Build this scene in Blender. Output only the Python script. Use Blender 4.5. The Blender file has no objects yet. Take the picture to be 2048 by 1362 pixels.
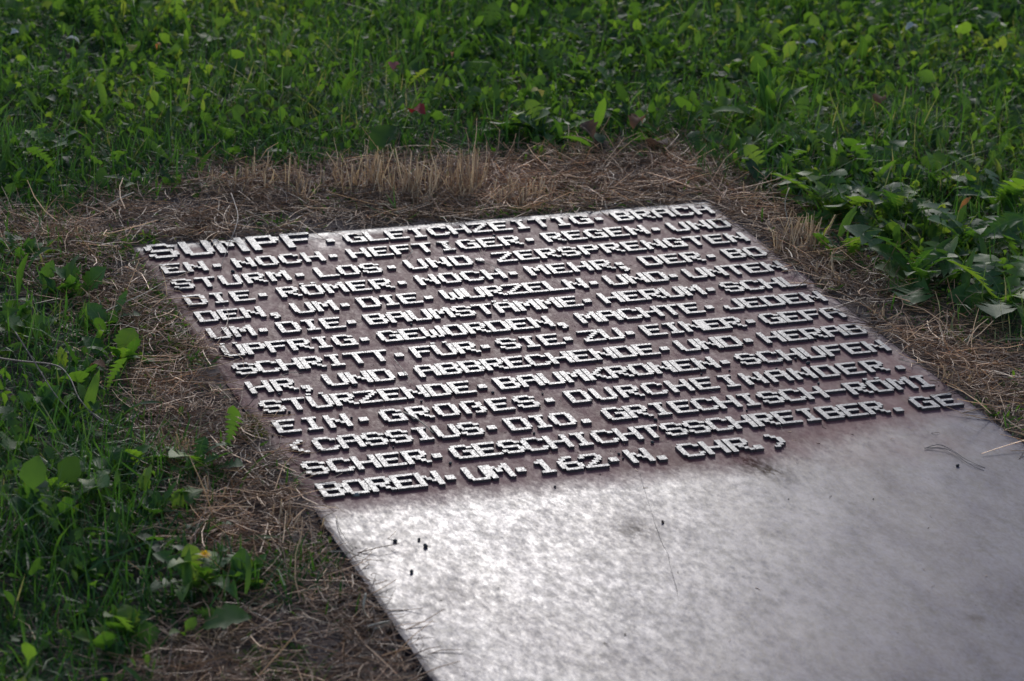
import bpy, bmesh, math, random
import numpy as np
from mathutils import Vector, Matrix

SC = bpy.context.scene
COL = SC.collection
random.seed(7)
RNG = np.random.default_rng(11)

# ------------------------------------------------------------ camera, sky, sun, exposure
cam_data = bpy.data.cameras.new("camera")
cam = bpy.data.objects.new("camera", cam_data)
COL.objects.link(cam)
cam.location = (-1.21879, -5.42797, 1.92890)
cam.rotation_euler = (1.2048067, -0.0362626, -0.3445918)
cam_data.sensor_width = 36.0
cam_data.lens = 101.346
cam_data.clip_start = 0.05
cam_data.clip_end = 500.0
cam_data.dof.use_dof = True
cam_data.dof.focus_distance = 5.35
cam_data.dof.aperture_fstop = 7.1
SC.camera = cam

SUN_EL, SUN_AZ = math.radians(23.5), math.radians(19.0)
world = bpy.data.worlds.new("World")
SC.world = world
world.use_nodes = True
wn = world.node_tree
sky = wn.nodes.new("ShaderNodeTexSky")
sky.sky_type = 'NISHITA'
sky.sun_disc = False
sky.sun_elevation = SUN_EL
sky.sun_rotation = SUN_AZ
sky.air_density = 1.0
sky.dust_density = 0.7
sky.ozone_density = 1.6
wn.links.new(sky.outputs[0], wn.nodes['Background'].inputs[0])
wn.nodes['Background'].inputs[1].default_value = 0.13

sun_data = bpy.data.lights.new("sun", 'SUN')
sun_data.energy = 0.9
sun_data.angle = math.radians(10.0)
sun_data.color = (1.0, 0.97, 0.94)
sun = bpy.data.objects.new("sun", sun_data)
COL.objects.link(sun)
sdir = Vector((math.sin(SUN_AZ) * math.cos(SUN_EL), math.cos(SUN_AZ) * math.cos(SUN_EL), math.sin(SUN_EL)))
sun.rotation_euler = sdir.to_track_quat('Z', 'Y').to_euler()
sun.location = (3, 8, 4)

SC.view_settings.view_transform = 'Standard'
SC.view_settings.look = 'None'
SC.view_settings.exposure = 0.65
SC.view_settings.gamma = 1.0
SC.view_settings.use_curve_mapping = False
SC.render.engine = 'CYCLES'
SC.cycles.max_bounces = 6
SC.cycles.transparent_max_bounces = 4
SC.cycles.use_denoising = True

# ------------------------------------------------------------ surveyed data (metres, plate corner near the origin)
TEXT = [(1, 'SUMPF', [-0.0074, 0.065, 0.1334, 0.2049, 0.2753]), (1, '·', [0.36]), (1, 'GLEICHZEITIG', [0.3994, 0.4442, 0.4891, 0.5339, 0.5788, 0.6236, 0.6684, 0.7133, 0.7581, 0.803, 0.8478, 0.8926]), (1, '·', [0.9447]), (1, 'BRACH', [0.9866, 1.0321, 1.0775, 1.123, 1.1685]), (2, 'EN', [-0.0012, 0.0461]), (2, '·', [0.1007]), (2, 'NOCH', [0.1427, 0.1903, 0.2379, 0.2855]), (2, '·', [0.3388]), (2, 'HEFTIGER', [0.3799, 0.4262, 0.4725, 0.5187, 0.565, 0.6113, 0.6575, 0.7038]), (2, '·', [0.757]), (2, 'REGEN', [0.7967, 0.8431, 0.8896, 0.936, 0.9825]), (2, '·', [1.036]), (2, 'UND', [1.0761, 1.1226, 1.169]), (3, 'STURM', [-0.0024, 0.0455, 0.0934, 0.1413, 0.1891]), (3, '·', [0.2437]), (3, 'LOS', [0.2855, 0.3313, 0.3771]), (3, '·', [0.4322]), (3, 'UND', [0.4716, 0.5189, 0.5661]), (3, '·', [0.617]), (3, 'ZERSPRENGTEN', [0.6578, 0.7041, 0.7505, 0.7968, 0.8431, 0.8895, 0.9358, 0.9821, 1.0284, 1.0748, 1.1211, 1.1674]), (4, 'DIE', [0.0003, 0.0457, 0.0911]), (4, '·', [0.1441]), (4, 'RÖMER', [0.1845, 0.2312, 0.2778, 0.3245, 0.3711]), (4, '·', [0.4247]), (4, 'NOCH', [0.4644, 0.5108, 0.5572, 0.6035]), (4, '·', [0.6549]), (4, 'MEHR', [0.6939, 0.7401, 0.7863, 0.8325]), (4, ';', [0.8805]), (4, 'DER', [0.9376, 0.9831, 1.0286]), (4, '·', [1.081]), (4, 'BO', [1.121, 1.1665]), (5, 'DEN', [-0.0003, 0.0439, 0.0881]), (5, ',', [0.1371]), (5, 'UM', [0.1863, 0.2305]), (5, '·', [0.281]), (5, 'DIE', [0.317, 0.3579, 0.3989]), (5, '·', [0.4489]), (5, 'WURZELN', [0.4858, 0.5282, 0.5706, 0.613, 0.6554, 0.6978, 0.7402]), (5, '·', [0.7902]), (5, 'UND', [0.8261, 0.8694, 0.9128]), (5, '·', [0.9594]), (5, 'UNTEN', [0.9958, 1.0386, 1.0814, 1.1243, 1.1671]), (6, 'UM', [-0.0001, 0.0452]), (6, '·', [0.0952]), (6, 'DIE', [0.1327, 0.1749, 0.2171]), (6, '·', [0.2664]), (6, 'BAUMSTÄMME', [0.3031, 0.3464, 0.3897, 0.433, 0.4763, 0.5196, 0.5629, 0.6062, 0.6495, 0.6928]), (6, '·', [0.741]), (6, 'HERUM', [0.779, 0.8219, 0.8648, 0.9077, 0.9506]), (6, '·', [1.0007]), (6, 'SCHL', [1.0348, 1.0781, 1.1214, 1.1647]), (7, 'ÜPFRIG', [0.003, 0.0449, 0.0869, 0.1289, 0.1708, 0.2128]), (7, '·', [0.2637]), (7, 'GEWORDEN', [0.3005, 0.3433, 0.3861, 0.4289, 0.4718, 0.5146, 0.5574, 0.6002]), (7, ',', [0.6471]), (7, 'MACHTE', [0.696, 0.7386, 0.7811, 0.8237, 0.8663, 0.9088]), (7, '·', [0.9583]), (7, 'JEDEN', [0.994, 1.0375, 1.081, 1.1245, 1.168]), (8, 'SCHRITT', [-0.0002, 0.0418, 0.0838, 0.1258, 0.1678, 0.2098, 0.2518]), (8, '·', [0.3016]), (8, 'FÜR', [0.3361, 0.378, 0.4199]), (8, '·', [0.4685]), (8, 'SIE', [0.5023, 0.544, 0.5857]), (8, '·', [0.6317]), (8, 'ZU', [0.6668, 0.7082]), (8, '·', [0.7562]), (8, 'EINER', [0.7919, 0.8325, 0.8731, 0.9137, 0.9543]), (8, '·', [1.0037]), (8, 'GEFA', [1.0368, 1.0794, 1.122, 1.1647]), (9, 'HR', [0.002, 0.0473]), (9, ',', [0.0935]), (9, 'UND', [0.1427, 0.1855, 0.2282]), (9, '·', [0.2789]), (9, 'ABBRECHENDE', [0.3134, 0.356, 0.3986, 0.4412, 0.4838, 0.5264, 0.569, 0.6116, 0.6542, 0.6968, 0.7394]), (9, '·', [0.7879]), (9, 'UND', [0.8241, 0.8662, 0.9083]), (9, '·', [0.9577]), (9, 'HERAB', [0.9948, 1.0378, 1.0807, 1.1236, 1.1665]), (10, 'STÜRZENDE', [0.0003, 0.0438, 0.0873, 0.1308, 0.1743, 0.2178, 0.2613, 0.3048, 0.3483]), (10, '·', [0.3985]), (10, 'BAUMKRONEN', [0.4341, 0.477, 0.5199, 0.5628, 0.6057, 0.6486, 0.6915, 0.7344, 0.7773, 0.8202]), (10, '·', [0.8699]), (10, 'SCHUFEN', [0.905, 0.9488, 0.9925, 1.0362, 1.0799, 1.1236, 1.1673]), (11, 'EIN', [0.0005, 0.0463, 0.0921]), (11, '·', [0.1494]), (11, 'GROßES', [0.1907, 0.2399, 0.2892, 0.3384, 0.3876, 0.4368]), (11, '·', [0.4924]), (11, 'DURCHEINANDER', [0.5352, 0.5838, 0.6324, 0.681, 0.7295, 0.7781, 0.8267, 0.8752, 0.9238, 0.9724, 1.021, 1.0695, 1.1181]), (11, '.', [1.1743]), (12, '(', [0.0037]), (12, 'CASSIUS', [0.0438, 0.0867, 0.1296, 0.1726, 0.2155, 0.2585, 0.3014]), (12, '·', [0.3517]), (12, 'DIO', [0.3887, 0.4295, 0.4704]), (12, '.', [0.5204]), (12, 'GRIECHISCH-RÖM', [0.5691, 0.6116, 0.6541, 0.6966, 0.7392, 0.7817, 0.8242, 0.8668, 0.9093, 0.9518, 0.9944, 1.0389, 1.0835, 1.1281]), (12, 'I', [1.1694]), (13, 'SCHER', [-0.0016, 0.0422, 0.086, 0.1298, 0.1736]), (13, '·', [0.2222]), (13, 'GESCHICHTSSCHREIBER', [0.2569, 0.2996, 0.3424, 0.3852, 0.428, 0.4707, 0.5135, 0.5563, 0.599, 0.6418, 0.6846, 0.7273, 0.7701, 0.8129, 0.8556, 0.8984, 0.9412, 0.9839, 1.0267]), (13, '.', [1.0775]), (13, 'GE', [1.1242, 1.1714]), (14, 'BOREN', [-0.0011, 0.0408, 0.0827, 0.1247, 0.1666]), (14, '·', [0.215]), (14, 'UM', [0.2502, 0.2899]), (14, '·', [0.3388]), (14, '1', [0.3746]), (14, '6', [0.4148]), (14, '2', [0.4557]), (14, '·', [0.5045]), (14, 'N', [0.5393]), (14, '.', [0.5866]), (14, 'CHR', [0.6343, 0.6785, 0.7227]), (14, '.', [0.7643]), (14, ')', [0.8021])]
PELLETS = [(0.062, -1.522, 6), (0.1, -1.526, 5), (0.102, -1.553, 7), (0.053, -1.635, 6), (0.38, -1.389, 4), (0.735, -1.535, 2), (0.871, -1.572, 2), (1.073, -1.485, 5), (0.417, -0.975, 5), (0.501, -1.003, 4), (0.424, -1.169, 5), (0.243, -1.255, 6), (0.606, -1.26, 6), (0.589, -1.24, 4), (0.457, -1.322, 5), (0.502, -1.323, 4), (0.661, -1.246, 7), (0.532, -1.291, 5), (0.532, -1.31, 4), (0.872, -0.983, 4), (0.815, -0.986, 4), (0.961, -0.995, 4), (0.824, -1.168, 4), (0.894, -1.15, 5), (0.65, -1.168, 6), (1.004, -1.083, 5), (1.028, -0.988, 7), (1.014, -0.963, 6), (0.942, -1.242, 5), (0.987, -1.246, 7), (1.095, -0.878, 5), (0.281, -0.983, 5), (0.044, -0.973, 6), (0.049, -0.89, 5), (0.19, -0.884, 5), (-0.011, -1.064, 4), (0.053, -1.06, 4), (0.172, -1.165, 4), (0.131, -0.251, 7), (0.704, -0.168, 6), (0.381, -0.616, 5), (0.141, -1.024, 5), (0.134, -1.013, 3), (1.126, -1.132, 3)]
PEBBLE = (0.054, -1.339)
STRAWS = [('thin straw lying across the E of EN at the left end of the second line', [(0.033, -0.164), (-0.006, -0.223), (-0.047, -0.281)], 0.6, 0.01), ('pale needle of straw on the bare steel under the F of SUMPF', [(0.324, -0.136), (0.325, -0.205), (0.325, -0.284)], 0.5, 0.003), ('yellow bent straw lying beside the F of HEFTIGER', [(0.513, -0.185), (0.508, -0.23), (0.483, -0.266)], 1.3, 0.006), ('pale straw lying over the I of HEFTIGER', [(0.572, -0.187), (0.582, -0.215), (0.591, -0.246)], 0.9, 0.008), ('short straw standing up by the Z of GLEICHZEITIG', [(0.675, -0.119), (0.661, -0.145), (0.65, -0.168)], 0.6, 0.012), ('forked bit of straw above the dot before ZERSPRENGTEN', [(0.645, -0.245), (0.639, -0.281), (0.66, -0.244)], 0.6, 0.004), ('brown straw leading from UND to the H of NOCH in the fourth line', [(0.608, -0.296), (0.632, -0.348), (0.649, -0.4)], 0.9, 0.007), ('straw running down past the dot before ABBRECHENDE', [(0.293, -0.785), (0.291, -0.848), (0.288, -0.924)], 0.9, 0.007), ('thick brown straw between the G and R of the word after EIN', [(0.233, -1.031), (0.246, -1.079), (0.254, -1.132)], 1.8, 0.007), ('pale straw touching the foot of the B of BOREN', [(-0.033, -1.313), (-0.021, -1.329), (-0.002, -1.329)], 1.1, 0.005), ('pale straw pointing at the E of EIN', [(-0.054, -0.992), (-0.029, -1.0), (0.001, -1.007)], 0.9, 0.005), ('thin curved straw above the comma that follows HR', [(0.074, -0.809), (0.093, -0.802), (0.117, -0.802)], 0.7, 0.004), ('tiny white straw splinter under SCHREIBER', [(0.853, -1.232), (0.852, -1.244), (0.851, -1.257)], 0.5, 0.003), ('grass stem lying left of the dot that ends the eleventh line', [(1.201, -1.019), (1.213, -1.041), (1.233, -1.056)], 0.9, 0.005), ('straw lying between the O of BO and the N of UNTEN', [(1.162, -0.405), (1.164, -0.437), (1.167, -0.464)], 0.9, 0.007), ('pale straw over the L that ends the sixth line', [(1.23, -0.481), (1.216, -0.533), (1.211, -0.578)], 1.3, 0.008), ('dark hair thin stem below the last part of DURCHEINANDER', [(0.771, -1.047), (0.792, -1.068), (0.811, -1.097)], 0.6, 0.004), ('curved straw on the pale left rim of the plate below BOREN', [(-0.002, -1.413), (-0.012, -1.474), (-0.01, -1.534)], 1.0, 0.004), ('straw reaching from the soil onto the left rim under the pellets', [(-0.053, -1.539), (-0.028, -1.55), (-0.003, -1.577)], 1.1, 0.006), ('straw poking onto the plate near the D of DIE in the fourth line', [(-0.031, -0.311), (-0.007, -0.323), (0.028, -0.332)], 0.7, 0.006)]
TWIG = [[(1.053, -1.404), (1.082, -1.4), (1.093, -1.432), (1.099, -1.47), (1.115, -1.505)], [(1.052, -1.404), (1.077, -1.413), (1.091, -1.437), (1.093, -1.48), (1.108, -1.514)]]
CRACK = [(0.537, -1.374), (0.525, -1.418), (0.517, -1.447), (0.505, -1.496), (0.49, -1.552), (0.474, -1.617), (0.459, -1.68), (0.449, -1.715), (0.435, -1.766), (0.414, -1.832)]
BLOTCH = [(0.445, -1.579, 0.035, 0.8), (0.756, -1.427, 0.03, 1.1), (0.736, -1.378, 0.03, 0.8), (0.835, -1.404, 0.04, 0.25), (0.006, -1.518, 0.02, 0.5), (0.823, -2.016, 0.012, 1.0), (0.647, -1.654, 0.02, 0.3), (0.085, -1.723, 0.05, 0.3)]
PLANTS = [(1.427, 0.039, 0.11, 7, 'j', 'low rosette with jagged leaves spreading just beyond the far right corner of the plate'), (1.449, -0.206, 0.16, 9, 'j', 'wide rosette of toothed leaves reaching over the straw right of the word UND'), (1.569, 0.201, 0.11, 7, 'j', 'small jagged rosette behind the toothed rosette at the plate corner'), (1.654, -0.007, 0.12, 8, 'j', 'upright toothed plant amid the greens two hand widths right of the plate corner'), (1.563, -0.284, 0.14, 9, 'j', 'dense lobed plant above the green tongue leaf at the right'), (1.431, -0.634, 0.16, 9, 'j', 'lobed plant whose bright jagged leaf points left at the plate'), (1.615, -0.51, 0.15, 9, 'j', 'big lobed plant near the right border with a curled rusty leaf'), (1.529, -0.805, 0.17, 9, 'j', 'overhanging dark rosette lowest at the right border'), (1.81, -0.259, 0.15, 8, 'j', 'lobed plant at the right border with a tall pointed leaf'), (1.753, -0.103, 0.12, 7, 'j', 'jagged plant between the tall pointed leaf and the toothed rosette'), (1.377, -0.451, 0.09, 5, 'j', 'little toothed plant at the rim of the straw right of the word UNTEN'), (1.58, 0.417, 0.15, 8, 'n', 'fan of long narrow upright leaves beyond the far right corner'), (1.803, 0.345, 0.12, 7, 'o', 'plant with one bright folded leaf in the right part of the meadow'), (2.082, 0.579, 0.11, 7, 'o', 'oval leaved plant near the pale seed stalk'), (1.429, 0.95, 0.12, 5, 'o', 'plant with a single bright oval leaf standing in the upper middle'), (1.006, 0.508, 0.15, 6, 'j', 'plant with a silvery pale upturned leaf behind the dry stubble'), (1.06, 0.456, 0.14, 7, 'j', 'dark flat rosette beside the silvery pale leaf'), (0.96, 0.766, 0.13, 6, 'o', 'plant with blunt grey green leaves behind the tall stubble'), (0.562, 0.963, 0.11, 6, 'o', 'modest broad leaved weed in the meadow above the stubble left end'), (0.226, 1.719, 0.19, 6, 'o', 'large bright leaved plant in the far left corner of the meadow'), (0.022, 1.491, 0.15, 6, 'o', 'dark broad leaved plant cut by the left border near the top'), (-0.125, 0.672, 0.1, 4, 'o', 'small plant with an upright yellow green leaf at the left border'), (-0.07, 0.583, 0.12, 6, 'j', 'flat lobed weed at the far left end of the bare strip'), (-0.201, 0.38, 0.11, 4, 'o', 'plant with a pale grey leaf at the left border beside the bare strip'), (-0.231, -0.054, 0.12, 6, 'o', 'broad leaved plant at the top of the left hand clump'), (-0.219, -0.265, 0.15, 7, 'o', 'tall plant with big bright leaves pointing at DIE in the left clump'), (-0.164, -0.46, 0.12, 6, 'o', 'round leaved plant in the left clump nearest the straw mat'), (-0.328, -0.485, 0.14, 7, 'o', 'dark broad leaved plant in the middle of the left border'), (-0.19, -0.662, 0.13, 6, 'o', 'plant whose pointed leaf reaches over the straw towards the word HR'), (-0.275, -0.703, 0.13, 7, 'o', 'leafy plant under the curved brown runner'), (-0.346, -0.875, 0.12, 6, 'o', 'low leafy plant left of the fork of the brown runner'), (-0.286, -1.156, 0.12, 6, 'o', 'clover like clump level with the bracket on the plate'), (-0.163, -1.167, 0.12, 6, 'j', 'lobed plant with bluish leaves reaching towards the word SCHER'), (-0.377, -1.234, 0.14, 7, 'j', 'lobed plant in the lower left grass'), (-0.446, -1.334, 0.13, 6, 'o', 'plant with a glossy curled leaf in the lower left grass'), (-0.278, -1.301, 0.12, 6, 'o', 'glossy leaved plant level with the word BOREN'), (-0.266, -1.596, 0.13, 8, 'j', 'dandelion with one yellow flower in the lower left grass'), (-0.202, -1.605, 0.1, 7, 'o', 'low creeping plant right of the yellow flower'), (-0.427, -1.507, 0.11, 6, 'o', 'small leaved plant left of the yellow flower'), (-0.43, -1.73, 0.11, 6, 'o', 'grey green plant near the lower left corner'), (1.825, 1.305, 0.12, 6, 'o', 'leafy plant near the top border right of the middle'), (2.149, 1.134, 0.13, 6, 'o', 'broad bright leaved plant near the top border right side'), (2.468, 1.015, 0.12, 6, 'j', 'dark jagged plant in the far right corner'), (1.101, 1.458, 0.11, 6, 'o', 'yellow green leafy plant near the top border in the middle'), (1.395, 1.245, 0.11, 6, 'o', 'leafy plant beneath the top border near the middle'), (1.454, 0.72, 0.11, 6, 'o', 'leafy plant behind the curled rusty leaf')]
FALLEN = [(0.797, 0.665, 0.045, 'red', 'crumpled dark red leaf in the grass behind the stubble'), (0.867, 1.019, 0.028, 'pink', 'small pink leaf on top of the grass in the upper middle'), (1.291, 0.495, 0.05, 'rust', 'rusty upright dry leaf left of the jagged rosettes'), (1.179, 0.369, 0.06, 'brown', 'curled brown leaf at the back edge of the bare soil'), (1.251, 0.321, 0.05, 'brown', 'dark brown leaf lying next to the curled one behind the plate'), (1.14, 0.41, 0.04, 'brown', 'shrivelled leaf under the dark flat rosette'), (1.69, -0.257, 0.035, 'orange', 'orange withered leaf low in the greens at the right'), (1.868, 0.476, 0.04, 'rust', 'brown wilted leaf in the right part of the meadow'), (1.043, 1.105, 0.03, 'orange', 'narrow orange leaf standing in the upper middle'), (1.135, 0.727, 0.035, 'yellow', 'yellowed leaf beside the silvery plant'), (0.137, 1.349, 0.02, 'orange', 'small orange leaf in the upper left grass'), (0.308, 1.335, 0.025, 'yellow', 'pale yellow leaf in the upper left grass'), (0.37, 1.331, 0.035, 'orange', 'long orange leaf blade in the upper left grass'), (-0.216, -0.656, 0.03, 'rust', 'rusty leaf in the left clump near the straw'), (1.953, 1.051, 0.03, 'pale', 'whitish dried leaf near the top right of the middle'), (0.051, 1.509, 0.02, 'pale', 'whitish dried leaf near the left border at the top'), (0.199, 1.406, 0.03, 'pale', 'pale shrivelled leaf near the top left'), (2.306, 1.126, 0.03, 'pale', 'pale withered leaf near the top right border'), (0.075, -0.367, 0.02, 'brown', 'rusty curled leaf on the straw left of the plate')]
TUFTS = [(0.515, 0.209, 0.06, 60, 0.1, 'tall dry tuft above the G of GLEICHZEITIG leftmost of the standing stubble'), (0.583, 0.158, 0.05, 60, 0.11, 'tall dry tuft beside the green grass shoot behind the plate'), (0.651, 0.124, 0.06, 70, 0.1, 'dry tuft in the middle of the standing stubble'), (0.745, 0.119, 0.05, 70, 0.115, 'tallest dry tuft at the right end of the standing stubble'), (0.823, 0.066, 0.06, 50, 0.07, 'short sparse dry tuft above the G of GLEICHZEITIG end'), (0.891, 0.067, 0.05, 30, 0.07, 'small dry tuft behind the B of BRACH'), (0.229, 0.277, 0.08, 60, 0.06, 'low matted dry tuft behind the word SUMPF'), (0.363, 0.263, 0.07, 60, 0.07, 'dry tuft with a green grass clump behind it'), (0.412, 0.181, 0.05, 40, 0.06, 'little dry tuft left of the standing stubble'), (0.996, 0.024, 0.06, 40, 0.05, 'low dry tuft behind the word BRACH'), (1.285, -0.381, 0.05, 80, 0.08, 'round dry tuft beside the plate right of UNTEN'), (1.309, -0.103, 0.05, 40, 0.05, 'thin dry tuft at the far right corner of the plate'), (1.273, -0.549, 0.05, 50, 0.05, 'flattened dry tuft right of the word SCHL'), (-0.078, -1.444, 0.06, 50, 0.05, 'low dry tuft left of the plate below BOREN'), (-0.153, -1.073, 0.06, 70, 0.05, 'matted straw tuft left of the bracket'), (-0.187, -1.265, 0.04, 30, 0.05, 'sparse dry tuft left of SCHER'), (0.015, -0.638, 0.035, 45, 0.04, 'dry tuft leaning over the start of the seventh line'), (1.259, -0.779, 0.05, 40, 0.04, 'straw tuft right of the word GEFA'), (1.227, -1.168, 0.06, 50, 0.04, 'straw tuft at the right rim level with the last lines')]
SHOOTS = [(0.558, 0.009, 0.03, 14, 0.09, 'bright green grass shoot at the back edge of the plate'), (0.666, 0.034, 0.02, 6, 0.06, 'thin green grass shoot between the dry tufts'), (-0.204, 0.194, 0.05, 26, 0.08, 'green grass clump left end of the bare strip'), (0.458, 0.423, 0.07, 60, 0.08, 'fresh green grass clump behind the stubble'), (-0.019, -0.075, 0.012, 6, 0.04, 'grass blades at the far left corner of the plate'), (-0.019, -0.182, 0.02, 12, 0.05, 'grass blades growing beside the start of the second line'), (-0.096, -0.597, 0.03, 12, 0.03, 'tiny grass tuft beside the start of the seventh line'), (-0.03, -0.852, 0.03, 20, 0.03, 'small star shaped grass sprout beside HR'), (-0.035, -1.275, 0.015, 7, 0.05, 'few grass blades at the foot of the word BOREN'), (-0.035, -1.213, 0.03, 20, 0.025, 'small grass sprout beside SCHER'), (1.358, -0.045, 0.03, 12, 0.04, 'yellowish grass sprout beside the far right corner'), (1.249, -1.223, 0.03, 20, 0.03, 'bright grass sprout at the right rim near GE'), (1.259, -1.369, 0.03, 20, 0.04, 'bright grass sprout at the right rim and the photo border'), (-0.148, 0.114, 0.05, 30, 0.05, 'thin grass clump in the bare strip at the left')]
MOSS = [(-0.043, -1.029), (0.043, -0.606), (0.058, -0.475)]
STEMS = [('grey dry stem arching over the M of SUMPF', [(0.249, 0.206), (0.228, 0.059), (0.197, -0.032), (0.168, -0.095), (0.107, -0.242)], [0.02, 0.035, 0.03, 0.02, 0.004], 1.3), ('reddish brown runner lying over the left clump', [(-0.407, -0.594), (-0.344, -0.64), (-0.288, -0.675), (-0.278, -0.739), (-0.285, -0.833), (-0.279, -0.928), (-0.265, -0.965)], [0.09, 0.08, 0.07, 0.06, 0.05, 0.03, 0.02], 1.6), ('thin brown stem crossing the runner in the left clump', [(-0.306, -0.517), (-0.313, -0.668), (-0.318, -0.801), (-0.313, -0.884), (-0.3, -0.945)], [0.12, 0.09, 0.06, 0.04, 0.02], 1.3), ('brown curved stem joining the runner on the straw', [(-0.292, -0.866), (-0.264, -0.961), (-0.23, -0.941), (-0.184, -0.895)], [0.03, 0.02, 0.02, 0.015], 1.6), ('pale dry stalk lying behind the left clump', [(-0.186, -0.454), (-0.137, -0.403), (-0.054, -0.335), (0.077, -0.161)], [0.03, 0.03, 0.02, 0.02], 1.2), ('thick pale stalk lying in the bare strip left of the plate', [(-0.231, -0.079), (-0.208, -0.087), (-0.186, -0.09)], [0.02, 0.02, 0.02], 2.2), ('pale stalk in the straw above the word SUMPF', [(-0.021, 0.193), (0.012, 0.225), (0.054, 0.26)], [0.02, 0.025, 0.03], 2.0), ('two toned stalk left of the lower plate edge', [(-0.073, -1.807), (-0.053, -1.799), (-0.032, -1.795)], [0.015, 0.018, 0.02], 2.4), ('pale stalk just below the two toned stalk', [(-0.066, -1.817), (-0.048, -1.81), (-0.03, -1.8)], [0.012, 0.014, 0.018], 2.2), ('upright bent straw left of the lower plate edge', [(-0.034, -1.687), (-0.056, -1.742), (-0.06, -1.787)], [0.05, 0.035, 0.012], 1.8), ('pale hooked stem at the right of the plate corner', [(1.405, -0.056), (1.363, -0.134), (1.331, -0.228), (1.287, -0.365)], [0.06, 0.05, 0.03, 0.005], 1.0)]
SEEDS = [(1.868, 0.241, 0.13, 'tall thin seed stalk with a pale head in the right of the meadow'), (2.172, 0.493, 0.1, 'seed stalk with a flat pale head further right'), (2.293, 0.488, 0.09, 'seed stalk at the right border'), (1.716, 0.245, 0.06, 'short pale seed stalk left of the tall one')]
BARE = [(-0.281, 0.347), (-0.178, 0.221), (-0.065, 0.313), (0.158, 0.438), (0.275, 0.503), (0.561, 0.38), (0.851, 0.376), (1.081, 0.353), (1.364, 0.326), (1.326, 0.07), (1.365, -0.082), (1.371, -0.221), (1.367, -0.352), (1.342, -0.656), (1.4, -0.758), (1.401, -0.899), (1.458, -1.049), (1.484, -1.26), (1.52, -1.8), (1.6, -3.2), (-0.2, -3.2), (-0.3, -2.2), (-0.406, -1.911), (-0.329, -1.775), (-0.242, -1.698), (-0.151, -1.646), (-0.165, -1.524), (-0.199, -1.342), (-0.133, -1.249), (-0.169, -1.123), (-0.209, -1.003), (-0.13, -0.703), (-0.135, -0.48), (-0.194, -0.213), (-0.22, 0.005), (-0.324, 0.093)]

PLATE_Z = 0.0105
LETTER_Z = 0.016
PX0, PX1, PY0, PY1 = -0.026, 1.232, -2.75, -0.056
PITCH, CAP = 0.0917993, 0.6004456

# ------------------------------------------------------------ small helpers
def tag(o, label=None, cat=None, group=None, kind=None):
    if label: o['label'] = label
    if cat: o['category'] = cat
    if group: o['group'] = group
    if kind: o['kind'] = kind
    return o

def link(name, data, parent=None, loc=(0, 0, 0), rot=(0, 0, 0)):
    o = bpy.data.objects.new(name, data)
    COL.objects.link(o)
    o.parent = parent
    o.location = loc
    o.rotation_euler = rot
    return o

def tri_mesh(name, V, F, mats, tint=None, mi=None, smooth=False):
    V = np.asarray(V, np.float32); F = np.asarray(F, np.int32)
    me = bpy.data.meshes.new(name)
    n = len(F)
    me.vertices.add(len(V)); me.vertices.foreach_set('co', V.ravel())
    me.loops.add(n * 3); me.loops.foreach_set('vertex_index', F.ravel())
    me.polygons.add(n)
    me.polygons.foreach_set('loop_start', np.arange(0, n * 3, 3, dtype=np.int32))
    me.polygons.foreach_set('loop_total', np.full(n, 3, np.int32))
    if mi is not None: me.polygons.foreach_set('material_index', np.asarray(mi, np.int32))
    me.polygons.foreach_set('use_smooth', np.full(n, smooth, bool))
    for m in (mats if isinstance(mats, (list, tuple)) else [mats]): me.materials.append(m)
    if tint is not None:
        a = me.attributes.new('tint', 'FLOAT', 'POINT')
        a.data.foreach_set('value', np.asarray(tint, np.float32))
    me.update(calc_edges=True)
    me.validate()
    return me

_LAT = RNG.random((64, 64))
def vnoise(x, y, scale, oct_=3, seed=0):
    x = np.asarray(x, float) * scale + 17.3 * seed; y = np.asarray(y, float) * scale + 9.1 * seed
    s = np.zeros_like(x); a = 1.0; tot = 0
    for _ in range(oct_):
        ix = np.floor(x).astype(int); iy = np.floor(y).astype(int)
        fx = x - ix; fy = y - iy
        fx = fx * fx * (3 - 2 * fx); fy = fy * fy * (3 - 2 * fy)
        g = lambda i, j: _LAT[i % 64, j % 64]
        s = s + a * ((g(ix, iy) * (1 - fx) + g(ix + 1, iy) * fx) * (1 - fy) + (g(ix, iy + 1) * (1 - fx) + g(ix + 1, iy + 1) * fx) * fy)
        tot += a; a *= 0.5; x = x * 2.03 + 5.1; y = y * 2.03 + 3.7
    return s / tot

BAREP = np.array(BARE)
BAREP[:8, 1] -= np.array([.10, .08, .12, .13, .13, .05, .03, .03])
def poly_sd(x, y, P=BAREP):
    """signed distance to the bare patch, negative inside"""
    x = np.asarray(x, float); y = np.asarray(y, float)
    d = np.full(x.shape, 1e9); ins = np.zeros(x.shape, bool)
    for i in range(len(P)):
        ax, ay = P[i]; bx, by = P[(i + 1) % len(P)]
        ex, ey = bx - ax, by - ay
        t = np.clip(((x - ax) * ex + (y - ay) * ey) / (ex * ex + ey * ey), 0, 1)
        d = np.minimum(d, np.hypot(x - ax - t * ex, y - ay - t * ey))
        if abs(ey) > 1e-9:
            c = ((ay > y) != (by > y)) & (x < (bx - ax) * (y - ay) / (by - ay) + ax)
            ins ^= c
    return np.where(ins, -d, d)

def plate_sd(x, y):
    dx = np.maximum(PX0 - x, x - PX1); dy = np.maximum(PY0 - y, y - PY1)
    return np.maximum(dx, dy)

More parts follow.
